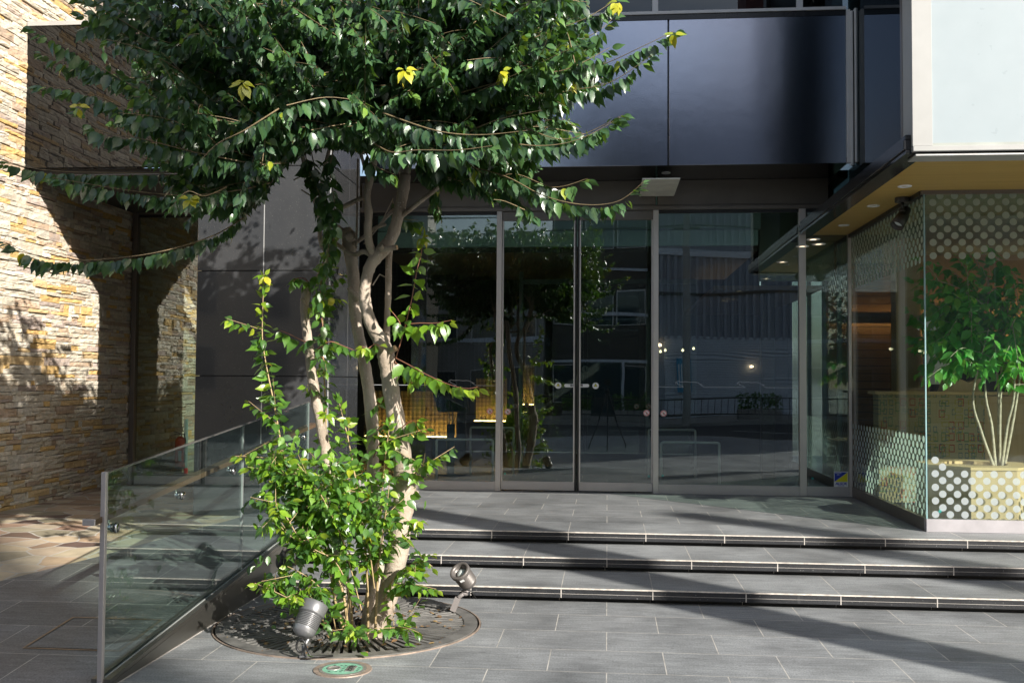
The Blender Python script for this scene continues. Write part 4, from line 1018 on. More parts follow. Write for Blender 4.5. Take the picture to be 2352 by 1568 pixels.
# ------------------------------------------------------------------ tree grate, manhole
tg = thing('tree_grate', 'round cast iron tree grate with radial bars and a rust stained rim', 'tree grate', tuple(TG))
HOLE = 0.22
b = MB(); NB = 84
for i in range(NB):
    a = 2*math.pi*i/NB; ca, sa = math.cos(a), math.sin(a); 
    r0, r1 = HOLE+(0.0 if i % 2 == 0 else 0.16), GR-0.075
    w0 = 0.0062*(0.75+0.5*(r0/GR)); w1 = 0.0140
    P0, P1 = TG+Vector((ca*r0, sa*r0, 0)), TG+Vector((ca*r1, sa*r1, 0)); t_ = Vector((-sa, ca, 0))
    pts = [P0-t_*w0, P0+t_*w0, P1+t_*w1, P1-t_*w1]
    b.prism([(q.x, q.y, -0.026) for q in pts], (0, 0, 0.030+0.0012*math.sin(i*1.7)))
b.build('radial_bars', m_iron, tg)
MB().lathe([(GR-0.010, -0.02), (GR-0.010, 0.007), (GR-0.09, 0.007), (GR-0.09, -0.02)], TG, n=96, smooth=False).lathe([(HOLE-0.012, -0.016), (HOLE-0.012, 0.0065), (HOLE+0.016, 0.0065), (HOLE+0.016, -0.016)], TG, n=64, smooth=False).build('outer_band', m_iron, tg)
MB().lathe([(GR+0.010, -0.01), (GR+0.010, 0.006), (GR+0.002, 0.006), (GR+0.002, -0.02)], TG, n=96, smooth=False).build('frame_ring', m_rust, tg)
mh = thing('manhole_cover', 'small round mint green manhole cover with a raised character plate', 'manhole cover', tuple(at(787, 1536, Z=0)))
mc = at(787, 1537, Z=0); mr = 0.132
MB().lathe([(mr+0.016, 0.0), (mr+0.014, 0.005), (mr-0.012, 0.005)], mc, n=48, smooth=False).build('iron_frame', m_rust, mh)
MB().lathe([(mr-0.013, 0.004), (mr-0.013, 0.0065), (mr-0.03, 0.0065)], mc, n=48, smooth=False).build('cover_rim', m_pewter, mh)
MB().disc(mc+Vector((0, 0, 0.0058)), (0, 0, 1), mr-0.03, 48).build('green_face', m_green, mh)
e = mc+Vector((-0.045, 0.0, 0.006))
MB().lathe([(0.036, 0.0), (0.034, 0.004), (0.027, 0.004), (0.026, 0.0015), (0.001, 0.0025)], e, n=28).build('round_emblem', m_pewter, mh)
MB().bbox(mc.x+0.02, mc.x+0.066, mc.y-0.046, mc.y+0.046, 0.005, 0.0095, 0.001).build('character_plate', m_pewter, mh)
text_part('lettering', '止水栓', 0.034, m_ink, mh, (mc.x+0.043, mc.y, 0.0102), (0, 1, 0), (-1, 0, 0), bold=0.0006)
b = MB()
for dx in (-0.055, -0.02, 0.003, 0.08):
    for dy in (-0.055, -0.028, 0.0, 0.028, 0.055):
        if dx < -0.01 and abs(dy) < 0.05: continue
        if dx > 0.05 and abs(dy) > 0.03: continue
        b.box(mc.x+dx-0.006, mc.x+dx+0.006, mc.y+dy-0.004, mc.y+dy+0.004, 0.0057, 0.0062)
b.build('slots', m_ink, mh)

# ------------------------------------------------------------------ ground spotlights
def ground_spot(base, head, aim, label, stake=0.0, mat=m_spot, face=True, R0=0.062, L0=0.17):
    base = Vector(base); head = Vector(head); aim = Vector(aim).normalized()
    t_ = thing('garden_spotlight', label, 'spotlight', tuple(base), group='ribbed garden spotlights around the tree')
    # profile along aim: 0 = back, L0 = front rim
    pr = [(0.001, 0.0), (R0*0.42, 0.0), (R0*0.78, 0.018)]
    h = 0.045
    for k in range(9):
        pr += [(R0*0.9, h), (R0*0.9, h+0.004), (R0*0.78, h+0.0045), (R0*0.78, h+0.008)]; h += 0.0085
    pr[3:3] = [(R0*0.82, 0.024), (R0*0.9, 0.044)]
    pr += [(R0*0.97, h+0.003), (R0, h+0.008), (R0, L0), (R0*0.97, L0+0.003), (R0*0.74, L0+0.003), (R0*0.70, L0-0.01), (R0*0.62, L0-0.03), (R0*0.3, L0-0.034)]
    b = MB(); b.lathe(pr, head, aim, 36); hd = b.build('lamp_housing', mat, t_)
    MB().lathe([(R0*0.5, L0-0.0325), (R0*0.4, L0-0.02), (0.001, L0-0.016)], head, aim, 24).build('lens', m_lens, hd)
    q = head+aim*L0*0.82; s1 = aim.cross(Vector((0, 0, 1))).normalized(); s2 = s1.cross(aim)
    # little rating label on the hood
    v = (s2*-0.75+s1*-0.5+Vector((0, -0.6, 0))); v = (v-aim*v.dot(aim)).normalized(); u = aim.cross(v)
    cpt = q+v*(R0+0.0008)
    MB().quad(cpt-u*0.014-aim*0.009, cpt+u*0.014-aim*0.009, cpt+u*0.014+aim*0.009, cpt-u*0.014+aim*0.009).build('rating_label', m_paper, hd)
    knuckle = head+aim*0.01+Vector((0, 0, -0.035))
    return t_, knuckle
# right spotlight on a tall stake: lamp looks up and towards the tree
bp = at(1040, 1402, Z=0.01)
d_ = bp.y-0.0
hc = at(1077, 1337, Y=bp.y+0.02)
front = at(1054, 1313, Y=bp.y-0.03)
aim = (Vector((front.x-hc.x, -0.09, front.z-hc.z+0.03))).normalized()
t1, kn = ground_spot(bp, hc+Vector((0.005, 0.03, -0.02)), aim, 'grey brown ribbed garden spotlight on a square stake at the right edge of the grate', mat=m_spotbrown, R0=0.066, L0=0.15)
top = at(1052, 1372, Y=bp.y); b = MB()
dirv = (top-bp).normalized(); sd = dirv.cross(Vector((0, 1, 0))).normalized()
b.prism([bp-sd*0.018+Vector((0, -0.018, 0)), bp+sd*0.018+Vector((0, -0.018, 0)), bp+sd*0.018+Vector((0, 0.018, 0)), bp-sd*0.018+Vector((0, 0.018, 0))], top-bp)
b.build('square_stake', m_stake, t1)
MB().tube([top, top+(kn-top)*0.5, kn+Vector((0, 0, 0.02))], 0.013, 10).lathe([(0.016, -0.02), (0.02, -0.01), (0.02, 0.01), (0.016, 0.02)], top+(kn-top)*0.6, (1, 0.2, 0), 14).build('knuckle_joint', m_stake, t1)
MB().tube([top+Vector((0.01, 0, 0.03)), top+Vector((0.05, -0.02, 0.06)), top+Vector((0.09, -0.01, 0.045)), top+Vector((0.11, 0, 0.0)), top+Vector((0.08, 0.01, 0.03))], 0.005, 8).tube([bp+Vector((-0.02, 0, 0.02)), bp+Vector((-0.06, -0.03, 0.012)), bp+Vector((-0.12, 0.02, 0.012)), bp+Vector((-0.3, 0.12, 0.012))], 0.005, 8).build('cable', m_rubber, t1)
# left front spotlight seen from behind
bp = at(697, 1508, Z=0.01)
back = at(692, 1456, Y=bp.y-0.02)
aim = Vector((0.20, 0.42, 0.66)).normalized()
t2, kn = ground_spot(bp, back+Vector((0, 0, -0.012)), aim, 'pale grey ribbed garden spotlight seen from behind at the front left of the grate', mat=m_spot, R0=0.071, L0=0.185)
MB().tube([bp, bp+Vector((0.0, 0, 0.05)), Vector((bp.x+0.02, bp.y+0.02, back.z-0.03)), back+aim*0.03+Vector((0, 0.03, -0.03))], 0.011, 10).bbox(bp.x-0.02, bp.x+0.02, bp.y-0.015, bp.y+0.015, 0.008, 0.02, 0.003).build('stem', m_spot, t2)
ring = [Vector((bp.x-0.005+0.024*math.cos(a), bp.y-0.03, 0.075+0.032*math.sin(a))) for a in np.linspace(0, 2*math.pi, 18)]
MB().tube(ring, 0.006, 8).tube([ring[0], ring[0]+Vector((0.03, -0.01, -0.05)), ring[0]+Vector((0.06, 0.02, -0.058)), ring[0]+Vector((0.13, 0.06, -0.06))], 0.006, 8).build('cable', m_rubber, t2)
# dark spotlight at the back left, half hidden by leaves
bp = at(668, 1372, Z=0.01); hc = Vector((bp.x-0.02, bp.y, at(668, 1285, Y=bp.y).z))
t3, kn = ground_spot(bp, hc+Vector((-0.05, 0.03, -0.04)), Vector((0.55, -0.55, 0.5)), 'dark ribbed garden spotlight behind the basal shoots next to the steel kerb', mat=m_spotdark, R0=0.072, L0=0.17)
MB().tube([bp, hc+Vector((-0.03, 0.02, -0.06))], 0.012, 10).build('stem', m_spotdark, t3)

# ------------------------------------------------------------------ leaves
def t_leaf(name, stops, trans=(0.20, 0.50, 0.02), rough=0.35, tw=0.27):
    t = NT(name); a_ = t.n('ShaderNodeAttribute', attribute_name='Col'); sp_ = t.n('ShaderNodeSeparateColor'); t.l(a_.outputs[0], sp_.inputs[0])
    c = t.ramp(sp_.outputs[0], stops)
    # pale midrib: blue channel carries it
    c = t.mix(t.math('MULTIPLY', sp_.outputs[2], 0.22), c, (0.16, 0.24, 0.06))
    n = t.noise(t.pos(), 60, 3); k = t.n('ShaderNodeVectorMath', operation='SCALE'); t.l(c, k.inputs[0]); t.l(t.math('MULTIPLY_ADD', n, 0.6, 0.7), k.inputs['Scale'])
    b = t.bsdf(k.outputs[0], rough, 0, 0.8)
    t.l(t.bump(t.noise(t.pos(), 130, 2), 0.25, 0.002), b.inputs['Normal'])
    tl = t.n('ShaderNodeBsdfTranslucent')
    tc = t.mix(t.math('POWER', sp_.outputs[0], 2.0), trans, (0.62, 0.66, 0.02)); t.l(tc, tl.inputs[0])
    mx = t.n('ShaderNodeMixShader'); mx.inputs[0].default_value = tw; t.l(b.outputs[0], mx.inputs[1]); t.l(tl.outputs[0], mx.inputs[2])
    return t.done(mx.outputs[0])
m_leaf = t_leaf('glossy_camphor_leaf', [(0.0, (0.014, 0.048, 0.024)), (0.3, (0.030, 0.095, 0.028)), (0.6, (0.085, 0.215, 0.024)), (0.8, (0.19, 0.36, 0.02)), (0.9, (0.30, 0.36, 0.02)), (1.0, (0.55, 0.45, 0.02))])
m_leaf_c = t_leaf('deep_green_crown_leaf', [(0.0, (0.010, 0.034, 0.020)), (0.3, (0.030, 0.088, 0.040)), (0.6, (0.078, 0.18, 0.05)), (0.8, (0.16, 0.28, 0.03)), (0.9, (0.38, 0.40, 0.02)), (1.0, (0.62, 0.50, 0.02))], (0.14, 0.36, 0.03), 0.33, 0.15)  # darkest stop carries the shade of the inner crown
m_leaf_in = t_leaf('indoor_leaf', [(0.0, (0.035, 0.17, 0.03)), (0.5, (0.07, 0.32, 0.05)), (1.0, (0.16, 0.45, 0.06))], (0.12, 0.75, 0.14), tw=0.42)
def t_bark():
    t = NT('smooth_spotted_bark'); P = t.pos()
    n = t.noise(t.pos((10, 10, 3)), 1.2, 5, 0.6); dotn = t.n('ShaderNodeTexVoronoi'); dotn.inputs['Scale'].default_value = 55.0; t.l(P, dotn.inputs['Vector'])
    c = t.ramp(n, [(0.32, (0.27, 0.21, 0.16)), (0.52, (0.44, 0.365, 0.29)), (0.75, (0.54, 0.465, 0.38))])
    d = t.math('LESS_THAN', dotn.outputs['Distance'], 0.22)
    g_ = t.math('GREATER_THAN', t.noise(P, 18, 3), 0.5)
    c = t.mix(t.math('MULTIPLY', t.math('MULTIPLY', d, g_), 0.7), c, (0.62, 0.56, 0.48))
    gr = t.noise(P, 3.0, 3); c = t.mix(t.math('MULTIPLY', t.ramp(gr, [(0.5, (0, 0, 0)), (0.66, (1, 1, 1))]), 0.5), c, (0.20, 0.175, 0.13))
    b = t.bsdf(c, 0.72, 0, 0.3)
    t.l(t.bump(t.math('ADD', t.noise(P, 50, 5), t.math('MULTIPLY', d, 0.5)), 0.9, 0.007), b.inputs['Normal'])
    return t.done(b.outputs[0])
m_bark = t_bark()
m_twig = plain('green_brown_twig', (0.22, 0.165, 0.09), 0.6, var=0.25, vscale=20)
m_twigr = plain('reddish_twig', (0.30, 0.13, 0.08), 0.6, var=0.25, vscale=20)

# template: 5 stations, three verts each, plus base and tip
_ST = [(0.0, 0.0), (0.13, 0.19), (0.36, 0.285), (0.58, 0.255), (0.79, 0.105), (1.0, 0.0)]
class Leaves:
    def __init__(s): s.P = []; s.D = []; s.N = []; s.L = []; s.T = []
    def add(s, p, d, n, L, tone): s.P.append(p); s.D.append(d); s.N.append(n); s.L.append(L); s.T.append(tone)
    def build(s, name, mat, parent, widef=1.0):
        P = np.array(s.P, float); D = np.array(s.D, float); N = np.array(s.N, float); L = np.array(s.L, float); T = np.array(s.T, float)
        n = len(P); D /= np.linalg.norm(D, axis=1)[:, None]
        N -= D*np.sum(N*D, axis=1)[:, None]; N /= (np.linalg.norm(N, axis=1)[:, None]+1e-9); Sx = np.cross(D, N)
        fold = rng.uniform(0.05, 0.40, n); curl = rng.uniform(-0.05, 0.42, n); wav = rng.uniform(-0.09, 0.09, (n, 6)); wd = rng.uniform(0.80, 1.18, n)*widef
        vs = []; mids = []
        nv = 0; lay = []
        for k, (u, wq) in enumerate(_ST):
            cen = P+D*(L*u)[:, None]-N*(L*curl*u*u)[:, None]
            if wq == 0: vs.append(cen); mids.append(1); lay.append((nv,)); nv += 1
            else:
                hw = L*wq*wd
                for sgn in (-1, 0, 1):
                    vs.append(cen+Sx*(hw*sgn)[:, None]+N*(abs(sgn)*hw*(fold+wav[:, k]*(1 if sgn > 0 else -1)))[:, None]); mids.append(1 if sgn == 0 else 0)
                lay.append((nv, nv+1, nv+2)); nv += 3
        V = np.stack(vs, 1)        # n, nv, 3
        F = []
        for a, c in zip(lay[:-1], lay[1:]):
            if len(a) == 1: F += [(a[0], c[1], c[0]), (a[0], c[2], c[1])]
            elif len(c) == 1: F += [(a[0], a[1], c[0]), (a[1], a[2], c[0])]
            else: F += [(a[0], a[1], c[1], c[0]), (a[1], a[2], c[2], c[1])]
        off = np.zeros(3); p = parent
        while p: off += np.array(p.location); p = p.parent
        V = (V-off).reshape(-1, 3)
        me = bpy.data.meshes.new(name)
        loops = []; starts = []; tot = []
        base = (np.arange(n)*nv)
        idx = []; cnt = []
        for f in F: cnt.append(len(f))
        allidx = np.concatenate([base[:, None]+np.array(f)[None, :] for f in F], 1)   # n, sum
        me.vertices.add(len(V)); me.vertices.foreach_set('co', V.ravel())
        me.loops.add(allidx.size); me.loops.foreach_set('vertex_index', allidx.ravel().astype(np.int32))
        cnts = np.tile(np.array(cnt), n); st = np.concatenate([[0], np.cumsum(cnts)[:-1]])
        me.polygons.add(len(cnts)); me.polygons.foreach_set('loop_start', st.astype(np.int32)); me.polygons.foreach_set('loop_total', cnts.astype(np.int32))
        me.polygons.foreach_set('use_smooth', np.ones(len(cnts), bool))
        me.materials.append(mat); me.update(calc_edges=True); me.validate()
        ca = me.color_attributes.new('Col', 'FLOAT_COLOR', 'POINT')
        col = np.zeros((n, nv, 4)); col[:, :, 0] = T[:, None]; col[:, :, 1] = rng.random(n)[:, None]; col[:, :, 2] = np.array(mids)[None, :]; col[:, :, 3] = 1
        ca.data.foreach_set('color', col.ravel())
        o = bpy.data.objects.new(name, me); COL.objects.link(o); o.parent = parent
        return o
def rnd(s=1.0): return Vector((random.gauss(0, s), random.gauss(0, s), random.gauss(0, s)))
def smooth_path(pts, n=8):
    pts = [Vector(p) for p in pts]; out = []
    for i in range(len(pts)-1):
        p0 = pts[max(i-1, 0)]; p1 = pts[i]; p2 = pts[i+1]; p3 = pts[min(i+2, len(pts)-1)]
        for k in range(n):
            t = k/n; out.append(0.5*((2*p1)+(p2-p0)*t+(2*p0-5*p1+4*p2-p3)*t*t+(3*p1-p0-3*p2+p3)*t**3))
    out.append(pts[-1]); return out
def leaf_row(path, leaves, twigs, L=0.078, gap=0.021, hang=0.85, tone=(0.2, 0.18), start=0.0, tipyoung=True, r0=0.0042, rt=0.0012, keep=None, petiole=0.016, out=0.42, old=None):
    """leaves hanging alternately from a twig"""
    if keep is not None:
        cut_ = [i for i, q in enumerate(path) if not keep(q)]
        k0 = next((i for i in cut_ if i > 1), None)
        if not keep(path[0]) or (k0 is not None and k0 < 5): return
        if k0 is not None: path = path[:k0]
    pts = path; segs = [(pts[i+1]-pts[i]).length for i in range(len(pts)-1)]; tot = sum(segs)
    if twigs is not None:
        m = len(pts); twigs.tube(pts, [r0+(rt-r0)*i/(m-1) for i in range(m)], 5, cap=False)
    s = tot*start; side = 1; i = 0; acc = 0.0
    while s < tot:
        while i < len(segs)-1 and acc+segs[i] < s: acc += segs[i]; i += 1
        f = (s-acc)/max(segs[i], 1e-6); p = pts[i].lerp(pts[i+1], min(max(f, 0), 1)); tdir = (pts[i+1]-pts[i]).normalized()
        fr = s/tot
        sd = tdir.cross(Vector((0, 0, 1)))
        if sd.length < 0.3: sd = Vector((math.cos(s*60), math.sin(s*60), 0))
        sd.normalize()
        d = (sd*side*out+tdir*(0.22+0.35*fr)+Vector((0, 0, -hang))+rnd(0.26)).normalized()
        if fr > 0.93: d = (tdir*0.8+sd*side*0.3+Vector((0, 0, -0.45))+rnd(0.2)).normalized()
        lf = L*random.uniform(0.62, 1.18)*(1.0 if fr < 0.82 else 1.0-(fr-0.82)*2.0)
        b0 = p+d*petiole*random.uniform(0.5, 1.2)+Vector((0, 0, -0.002))
        nrm = sd*side*0.55+Vector((0, 0, 0.55))+rnd(0.42)
        tn = min(1, max(0, random.gauss(*tone)))
        if tipyoung and fr > 0.86: tn = min(0.86, tn+random.uniform(0.1, 0.32))
        if random.random() < 0.004: tn = random.uniform(0.85, 1.0)
        if keep is None or keep(b0+d*lf*0.5): leaves.add(b0, d, nrm, lf, tn)
        side = -side; s += gap*random.uniform(0.7, 1.35)
    return

# ------------------------------------------------------------------ the street tree
TX, TY = -1.33, 5.80
tree = thing('street_tree', 'multi stemmed evergreen tree with pale trunks and a broad crown of glossy leaves', 'tree', (TX, TY, 0))
def trunk(pts, name='trunk', res=5, sides=14, mat=m_bark, wob=0.0):
    P3 = [at(x, y, Y=Y) for x, y, Y, r in pts]; rr = [r for *_, r in pts]
    sm = smooth_path(P3, res); rs = []
    for i in range(len(rr)-1):
        for k in range(res): rs.append(rr[i]+(rr[i+1]-rr[i])*k/res)
    rs.append(rr[-1])
    rs = [r*(1+random.uniform(-0.075, 0.075)) for r in rs]
    b = MB(); b.tube(sm, rs, sides); return b, sm
W_ = lambda wpx, Y: wpx/FP*Y/2
b, mA = trunk([(848, 1478, 5.80, 0.080), (858, 1450, 5.80, 0.068), (884, 1392, 5.80, 0.063), (910, 1290, 5.78, 0.060), (922, 1200, 5.78, 0.058), (928, 1140, 5.78, 0.064), (930, 1100, 5.80, 0.066), (924, 1050, 5.82, 0.056), (914, 985, 5.83, 0.051), (902, 920, 5.84, 0.048), (893, 860, 5.86, 0.047), (886, 815, 5.87, 0.053), (873, 780, 5.88, 0.044), (856, 752, 5.89, 0.038), (843, 715, 5.90, 0.036), (838, 680, 5.9, 0.034), (842, 640, 5.9, 0.034), (853, 606, 5.9, 0.036), (876, 578, 5.9, 0.040), (898, 548, 5.9, 0.036), (911, 510, 5.9, 0.035), (920, 470, 5.9, 0.035), (927, 430, 5.9, 0.036), (931, 400, 5.9, 0.032)])
b.build('trunk', m_bark, tree)
b, _ = trunk([(846, 1450, 6.05, 0.05), (856, 1370, 6.05, 0.046), (868, 1290, 6.06, 0.043), (862, 1180, 6.06, 0.04), (857, 1080, 6.06, 0.038), (856, 985, 6.06, 0.038), (848, 905, 6.06, 0.038), (836, 830, 6.06, 0.036), (822, 760, 6.06, 0.034), (813, 690, 6.06, 0.034), (812, 640, 6.06, 0.036), (806, 590, 6.06, 0.036), (801, 556, 6.06, 0.042), (799, 535, 6.06, 0.036), (797, 523, 6.06, 0.02)])
b.build('trunk', m_bark, tree)
b, _ = trunk([(800, 1445, 6.0, 0.045), (780, 1360, 6.02, 0.042), (776, 1250, 6.04, 0.040), (765, 1130, 6.04, 0.038), (752, 1060, 6.04, 0.035), (743, 1010, 6.04, 0.031), (732, 950, 6.04, 0.030), (720, 885, 6.03, 0.030), (711, 815, 6.02, 0.029), (704, 755, 6.02, 0.026), (699, 705, 6.02, 0.026), (704, 672, 6.02, 0.028), (710, 650, 6.02, 0.020)])
b.build('trunk', m_bark, tree)
b = MB()
def limb(pts, sides=10): q, sm = trunk(pts, sides=sides); q.build('branch', m_bark, tree); return sm
limb([(887, 800, 5.95, 0.022), (889, 740, 5.95, 0.019), (892, 670, 5.95, 0.019), (893, 600, 5.95, 0.019), (896, 545, 5.94, 0.022), (900, 525, 5.93, 0.02)])
limb([(866, 592, 5.9, 0.026), (850, 566, 5.88, 0.024), (845, 530, 5.87, 0.023), (847, 490, 5.87, 0.023), (843, 450, 5.87, 0.022), (850, 410, 5.86, 0.022), (859, 370, 5.85, 0.022), (857, 330, 5.85, 0.02), (845, 250, 5.8, 0.017)])
limb([(853, 420, 5.86, 0.012), (838, 385, 5.86, 0.011), (828, 350, 5.86, 0.01)])
limb([(930, 405, 5.9, 0.026), (915, 375, 5.9, 0.022), (893, 350, 5.9, 0.019), (870, 300, 5.88, 0.016)])
limb([(931, 410, 5.9, 0.026), (940, 370, 5.9, 0.021), (943, 330, 5.9, 0.018), (960, 250, 5.95, 0.015)])
limb([(925, 420, 5.9, 0.018), (921, 370, 5.92, 0.015), (930, 320, 5.95, 0.013)])
limb([(922, 495, 5.9, 0.018), (950, 475, 5.86, 0.014), (975, 455, 5.82, 0.013), (1000, 436, 5.78, 0.012), (1018, 420, 5.75, 0.009), (1050, 405, 5.7, 0.006)])
limb([(1010, 427, 5.76, 0.005), (1008, 405, 5.76, 0.003)]); limb([(1018, 421, 5.75, 0.004), (1035, 425, 5.74, 0.003), (1062, 432, 5.72, 0.002)])
limb([(818, 570, 5.98, 0.006), (820, 500, 5.97, 0.0065), (821, 430, 5.97, 0.006), (822, 365, 5.96, 0.006)])
limb([(799, 545, 6.05, 0.022), (775, 522, 6.04, 0.019), (748, 512, 6.03, 0.016), (733, 490, 6.02, 0.015), (722, 455, 6.0, 0.014), (705, 400, 5.98, 0.013), (690, 340, 5.95, 0.012)])
limb([(748, 580, 6.1, 0.012), (735, 545, 6.1, 0.014), (735, 470, 6.08, 0.013), (743, 400, 6.05, 0.012), (760, 330, 6.0, 0.01)])
limb([(870, 600, 5.9, 0.018), (838, 578, 5.92, 0.016), (812, 585, 5.98, 0.013), (780, 565, 6.0, 0.011), (757, 545, 6.02, 0.009)])
limb([(812, 560, 6.02, 0.014), (835, 545, 5.99, 0.012), (860, 525, 5.98, 0.012), (885, 515, 5.95, 0.01)])
limb([(870, 520, 5.97, 0.008), (888, 498, 5.95, 0.010), (905, 482, 5.93, 0.012)])
limb([(740, 500, 6.0, 0.012), (800, 470, 6.0, 0.015), (830, 455, 5.95, 0.014)])
limb([(836, 560, 5.95, 0.004), (870, 520, 5.98, 0.0035), (903, 455, 5.98, 0.003)])
# stubs and burls
for (x0_, y0_, x1_, y1_, Y_, r_) in ((875, 573, 910, 568, 5.86, 0.017), (880, 575, 873, 565, 5.86, 0.02), (928, 1102, 943, 1087, 5.80, 0.026), (918, 1128, 905, 1132, 5.8, 0.024), (935, 1130, 958, 1135, 5.8, 0.024), (896, 806, 907, 800, 5.84, 0.022), (824, 690, 800, 660, 6.02, 0.016), (908, 1010, 897, 1003, 5.83, 0.013), (914, 1092, 907, 1075, 5.81, 0.009), (703, 700, 692, 686, 6.0, 0.011), (856, 655, 872, 630, 5.9, 0.004), (872, 630, 893, 640, 5.9, 0.0035), (800, 545, 812, 538, 6.0, 0.03), (704, 398, 674, 414, 5.98, 0.005), (722, 455, 692, 436, 5.99, 0.005)):
    limb([(x0_, y0_, Y_, r_), ((x0_+x1_)/2, (y0_+y1_)/2, Y_-0.01, r_*0.92), (x1_, y1_, Y_-0.02, r_*0.86)])
MB().disc(at(801, 543, Y=5.995), (0.1, -1, 0.1), 0.018, 12).build('knot_hole', m_black, tree)
cut = MB()
for x_, y_, Y_, r_, nn in ((912, 568, 5.835, 0.0145, (1, -0.25, 0.1)), (944.5, 1085.5, 5.775, 0.0225, (0.7, -0.8, 0.4)), (908, 799.5, 5.815, 0.019, (0.9, -0.5, 0.4))):
    cut.disc(at(x_, y_, Y=Y_), nn, r_, 16)
cut.build('cut_ends', plain('sawn_wood', (0.5, 0.32, 0.18), 0.7, var=0.15, vscale=60), tree)

crown = Leaves(); tw = MB()
# crown outline in view (used to keep the crown's real shape)
POLY = [(150, -500), (160, 20), (190, 120), (235, 215), (250, 300), (300, 350), (360, 390), (390, 470), (420, 540), (470, 520), (560, 500), (610, 450), (650, 385), (700, 345), (730, 330), (850, 345), (960, 360), (1010, 395), (1080, 440), (1180, 480), (1215, 545), (1260, 520), (1240, 440), (1250, 400), (1220, 360), (1330, 340), (1360, 300), (1300, 270), (1330, 225), (1400, 190), (1400, 130), (1350, 80), (1400, -500)]
def inpoly(x, y):
    c = False; n = len(POLY); j = n-1
    for i in range(n):
        xi, yi = POLY[i]; xj, yj = POLY[j]
        if (yi > y) != (yj > y) and x < (xj-xi)*(y-yi)/(yj-yi)+xi: c = not c
        j = i
    return c
def keep(p): return inpoly(*px(p))
# explicit sprays: photo pixel + distance, from inside the crown outwards
SPR = [
 [(620, 400, 5.7), (500, 395, 5.5), (330, 397, 5.3), (130, 393, 5.15), (8, 374, 5.05)],
 [(620, 420, 5.5), (540, 438, 5.35), (420, 448, 5.2), (300, 438, 5.1), (120, 408, 4.95)],
 [(560, 500, 5.8), (480, 545, 5.6), (330, 585, 5.4), (130, 597, 5.2), (8, 555, 5.05)],
 [(640, 330, 5.6), (480, 270, 5.3), (300, 195, 5.1), (180, 120, 5.0), (70, 62, 4.9)],
 [(650, 240, 5.6), (480, 165, 5.3), (340, 110, 5.1), (240, 50, 5.0), (180, -10, 4.9)],
 [(640, 380, 5.4), (520, 340, 5.2), (420, 300, 5.0), (330, 270, 4.95), (210, 215, 4.9), (85, 195, 4.85)],
 [(600, 380, 5.2), (450, 350, 5.0), (330, 320, 4.9), (230, 300, 4.85), (180, 250, 4.8)],
 [(600, 300, 5.9), (450, 240, 5.8), (300, 180, 5.7), (170, 150, 5.6), (90, 120, 5.6)],
 [(950, 290, 5.7), (1080, 240, 5.5), (1250, 185, 5.3), (1380, 150, 5.2), (1480, 105, 5.1), (1548, 72, 5.05)],
 [(1000, 270, 5.5), (1150, 240, 5.3), (1300, 210, 5.2), (1400, 190, 5.1), (1500, 125, 5.0)],
 [(900, 330, 5.5), (1040, 300, 5.2), (1180, 290, 5.1), (1300, 320, 5.0), (1430, 265, 4.9)],
 [(880, 350, 5.4), (1000, 335, 5.1), (1120, 325, 4.95), (1240, 335, 4.9), (1330, 320, 4.85), (1425, 270, 4.8)],
 [(950, 370, 5.6), (1060, 380, 5.4), (1160, 405, 5.2), (1250, 450, 5.1), (1340, 470, 5.05), (1420, 462, 5.0), (1478, 418, 4.95)],
 [(960, 380, 5.6), (1080, 420, 5.4), (1180, 400, 5.3), (1270, 430, 5.2), (1350, 410, 5.15)],
 [(1080, 400, 5.5), (1150, 430, 5.4), (1200, 470, 5.3), (1230, 500, 5.3)],
 [(900, 200, 5.5), (1080, 150, 5.3), (1220, 90, 5.2), (1350, 40, 5.1), (1440, -20, 5.1)],
 [(950, 240, 5.9), (1100, 170, 5.8), (1240, 130, 5.7), (1360, 80, 5.6), (1410, 40, 5.6)],
 [(1000, 230, 5.0), (1180, 180, 4.9), (1300, 160, 4.8), (1400, 110, 4.8)],
 [(880, 260, 4.9), (1000, 300, 4.75), (1100, 310, 4.7), (1210, 300, 4.65)],
 [(860, 330, 5.0), (900, 350, 4.8), (960, 345, 4.7), (1050, 345, 4.6), (1130, 335, 4.55)],
 [(1000, 400, 6.2), (1000, 440, 6.2), (1010, 500, 6.2)], [(900, 460, 6.1), (920, 500, 6.15), (960, 505, 6.2)],
 [(560, 470, 5.7), (500, 470, 5.5), (440, 455, 5.3), (400, 470, 5.2)],
 [(520, 430, 5.1), (470, 450, 4.95), (430, 440, 4.9), (390, 480, 4.8)],
 [(420, 130, 5.2), (300, 60, 5.05), (220, 10, 5.0)], [(460, 60, 5.6), (320, 20, 5.5), (200, -40, 5.4)],
 [(960, 380, 5.9), (1000, 420, 5.95), (990, 470, 6.0)], [(840, 350, 5.3), (860, 380, 5.2), (905, 400, 5.15)],
 [(640, 250, 4.8), (560, 300, 4.6), (500, 330, 4.5), (450, 380, 4.45)],
]
for sq in SPR:
    path = smooth_path([at(x, y, Y=Y) for x, y, Y in sq], 8)
    leaf_row(path, crown, tw, L=0.085, gap=0.013, tone=(0.22, 0.15), r0=0.0045, start=0.02, hang=1.2, out=0.34)
for sq in ([(715, 350, 5.75), (730, 420, 5.75), (742, 490, 5.78), (755, 560, 5.8), (748, 620, 5.8)], [(700, 350, 5.7), (712, 400, 5.68), (735, 450, 5.66), (752, 520, 5.66)], [(765, 340, 5.6), (758, 400, 5.6), (768, 470, 5.62), (757, 540, 5.64)]):
    leaf_row(smooth_path([at(x, y, Y=Y) for x, y, Y in sq], 6), crown, tw, L=0.095, gap=0.0125, tone=(0.25, 0.14), r0=0.004, start=0.05, hang=0.55, out=0.9)
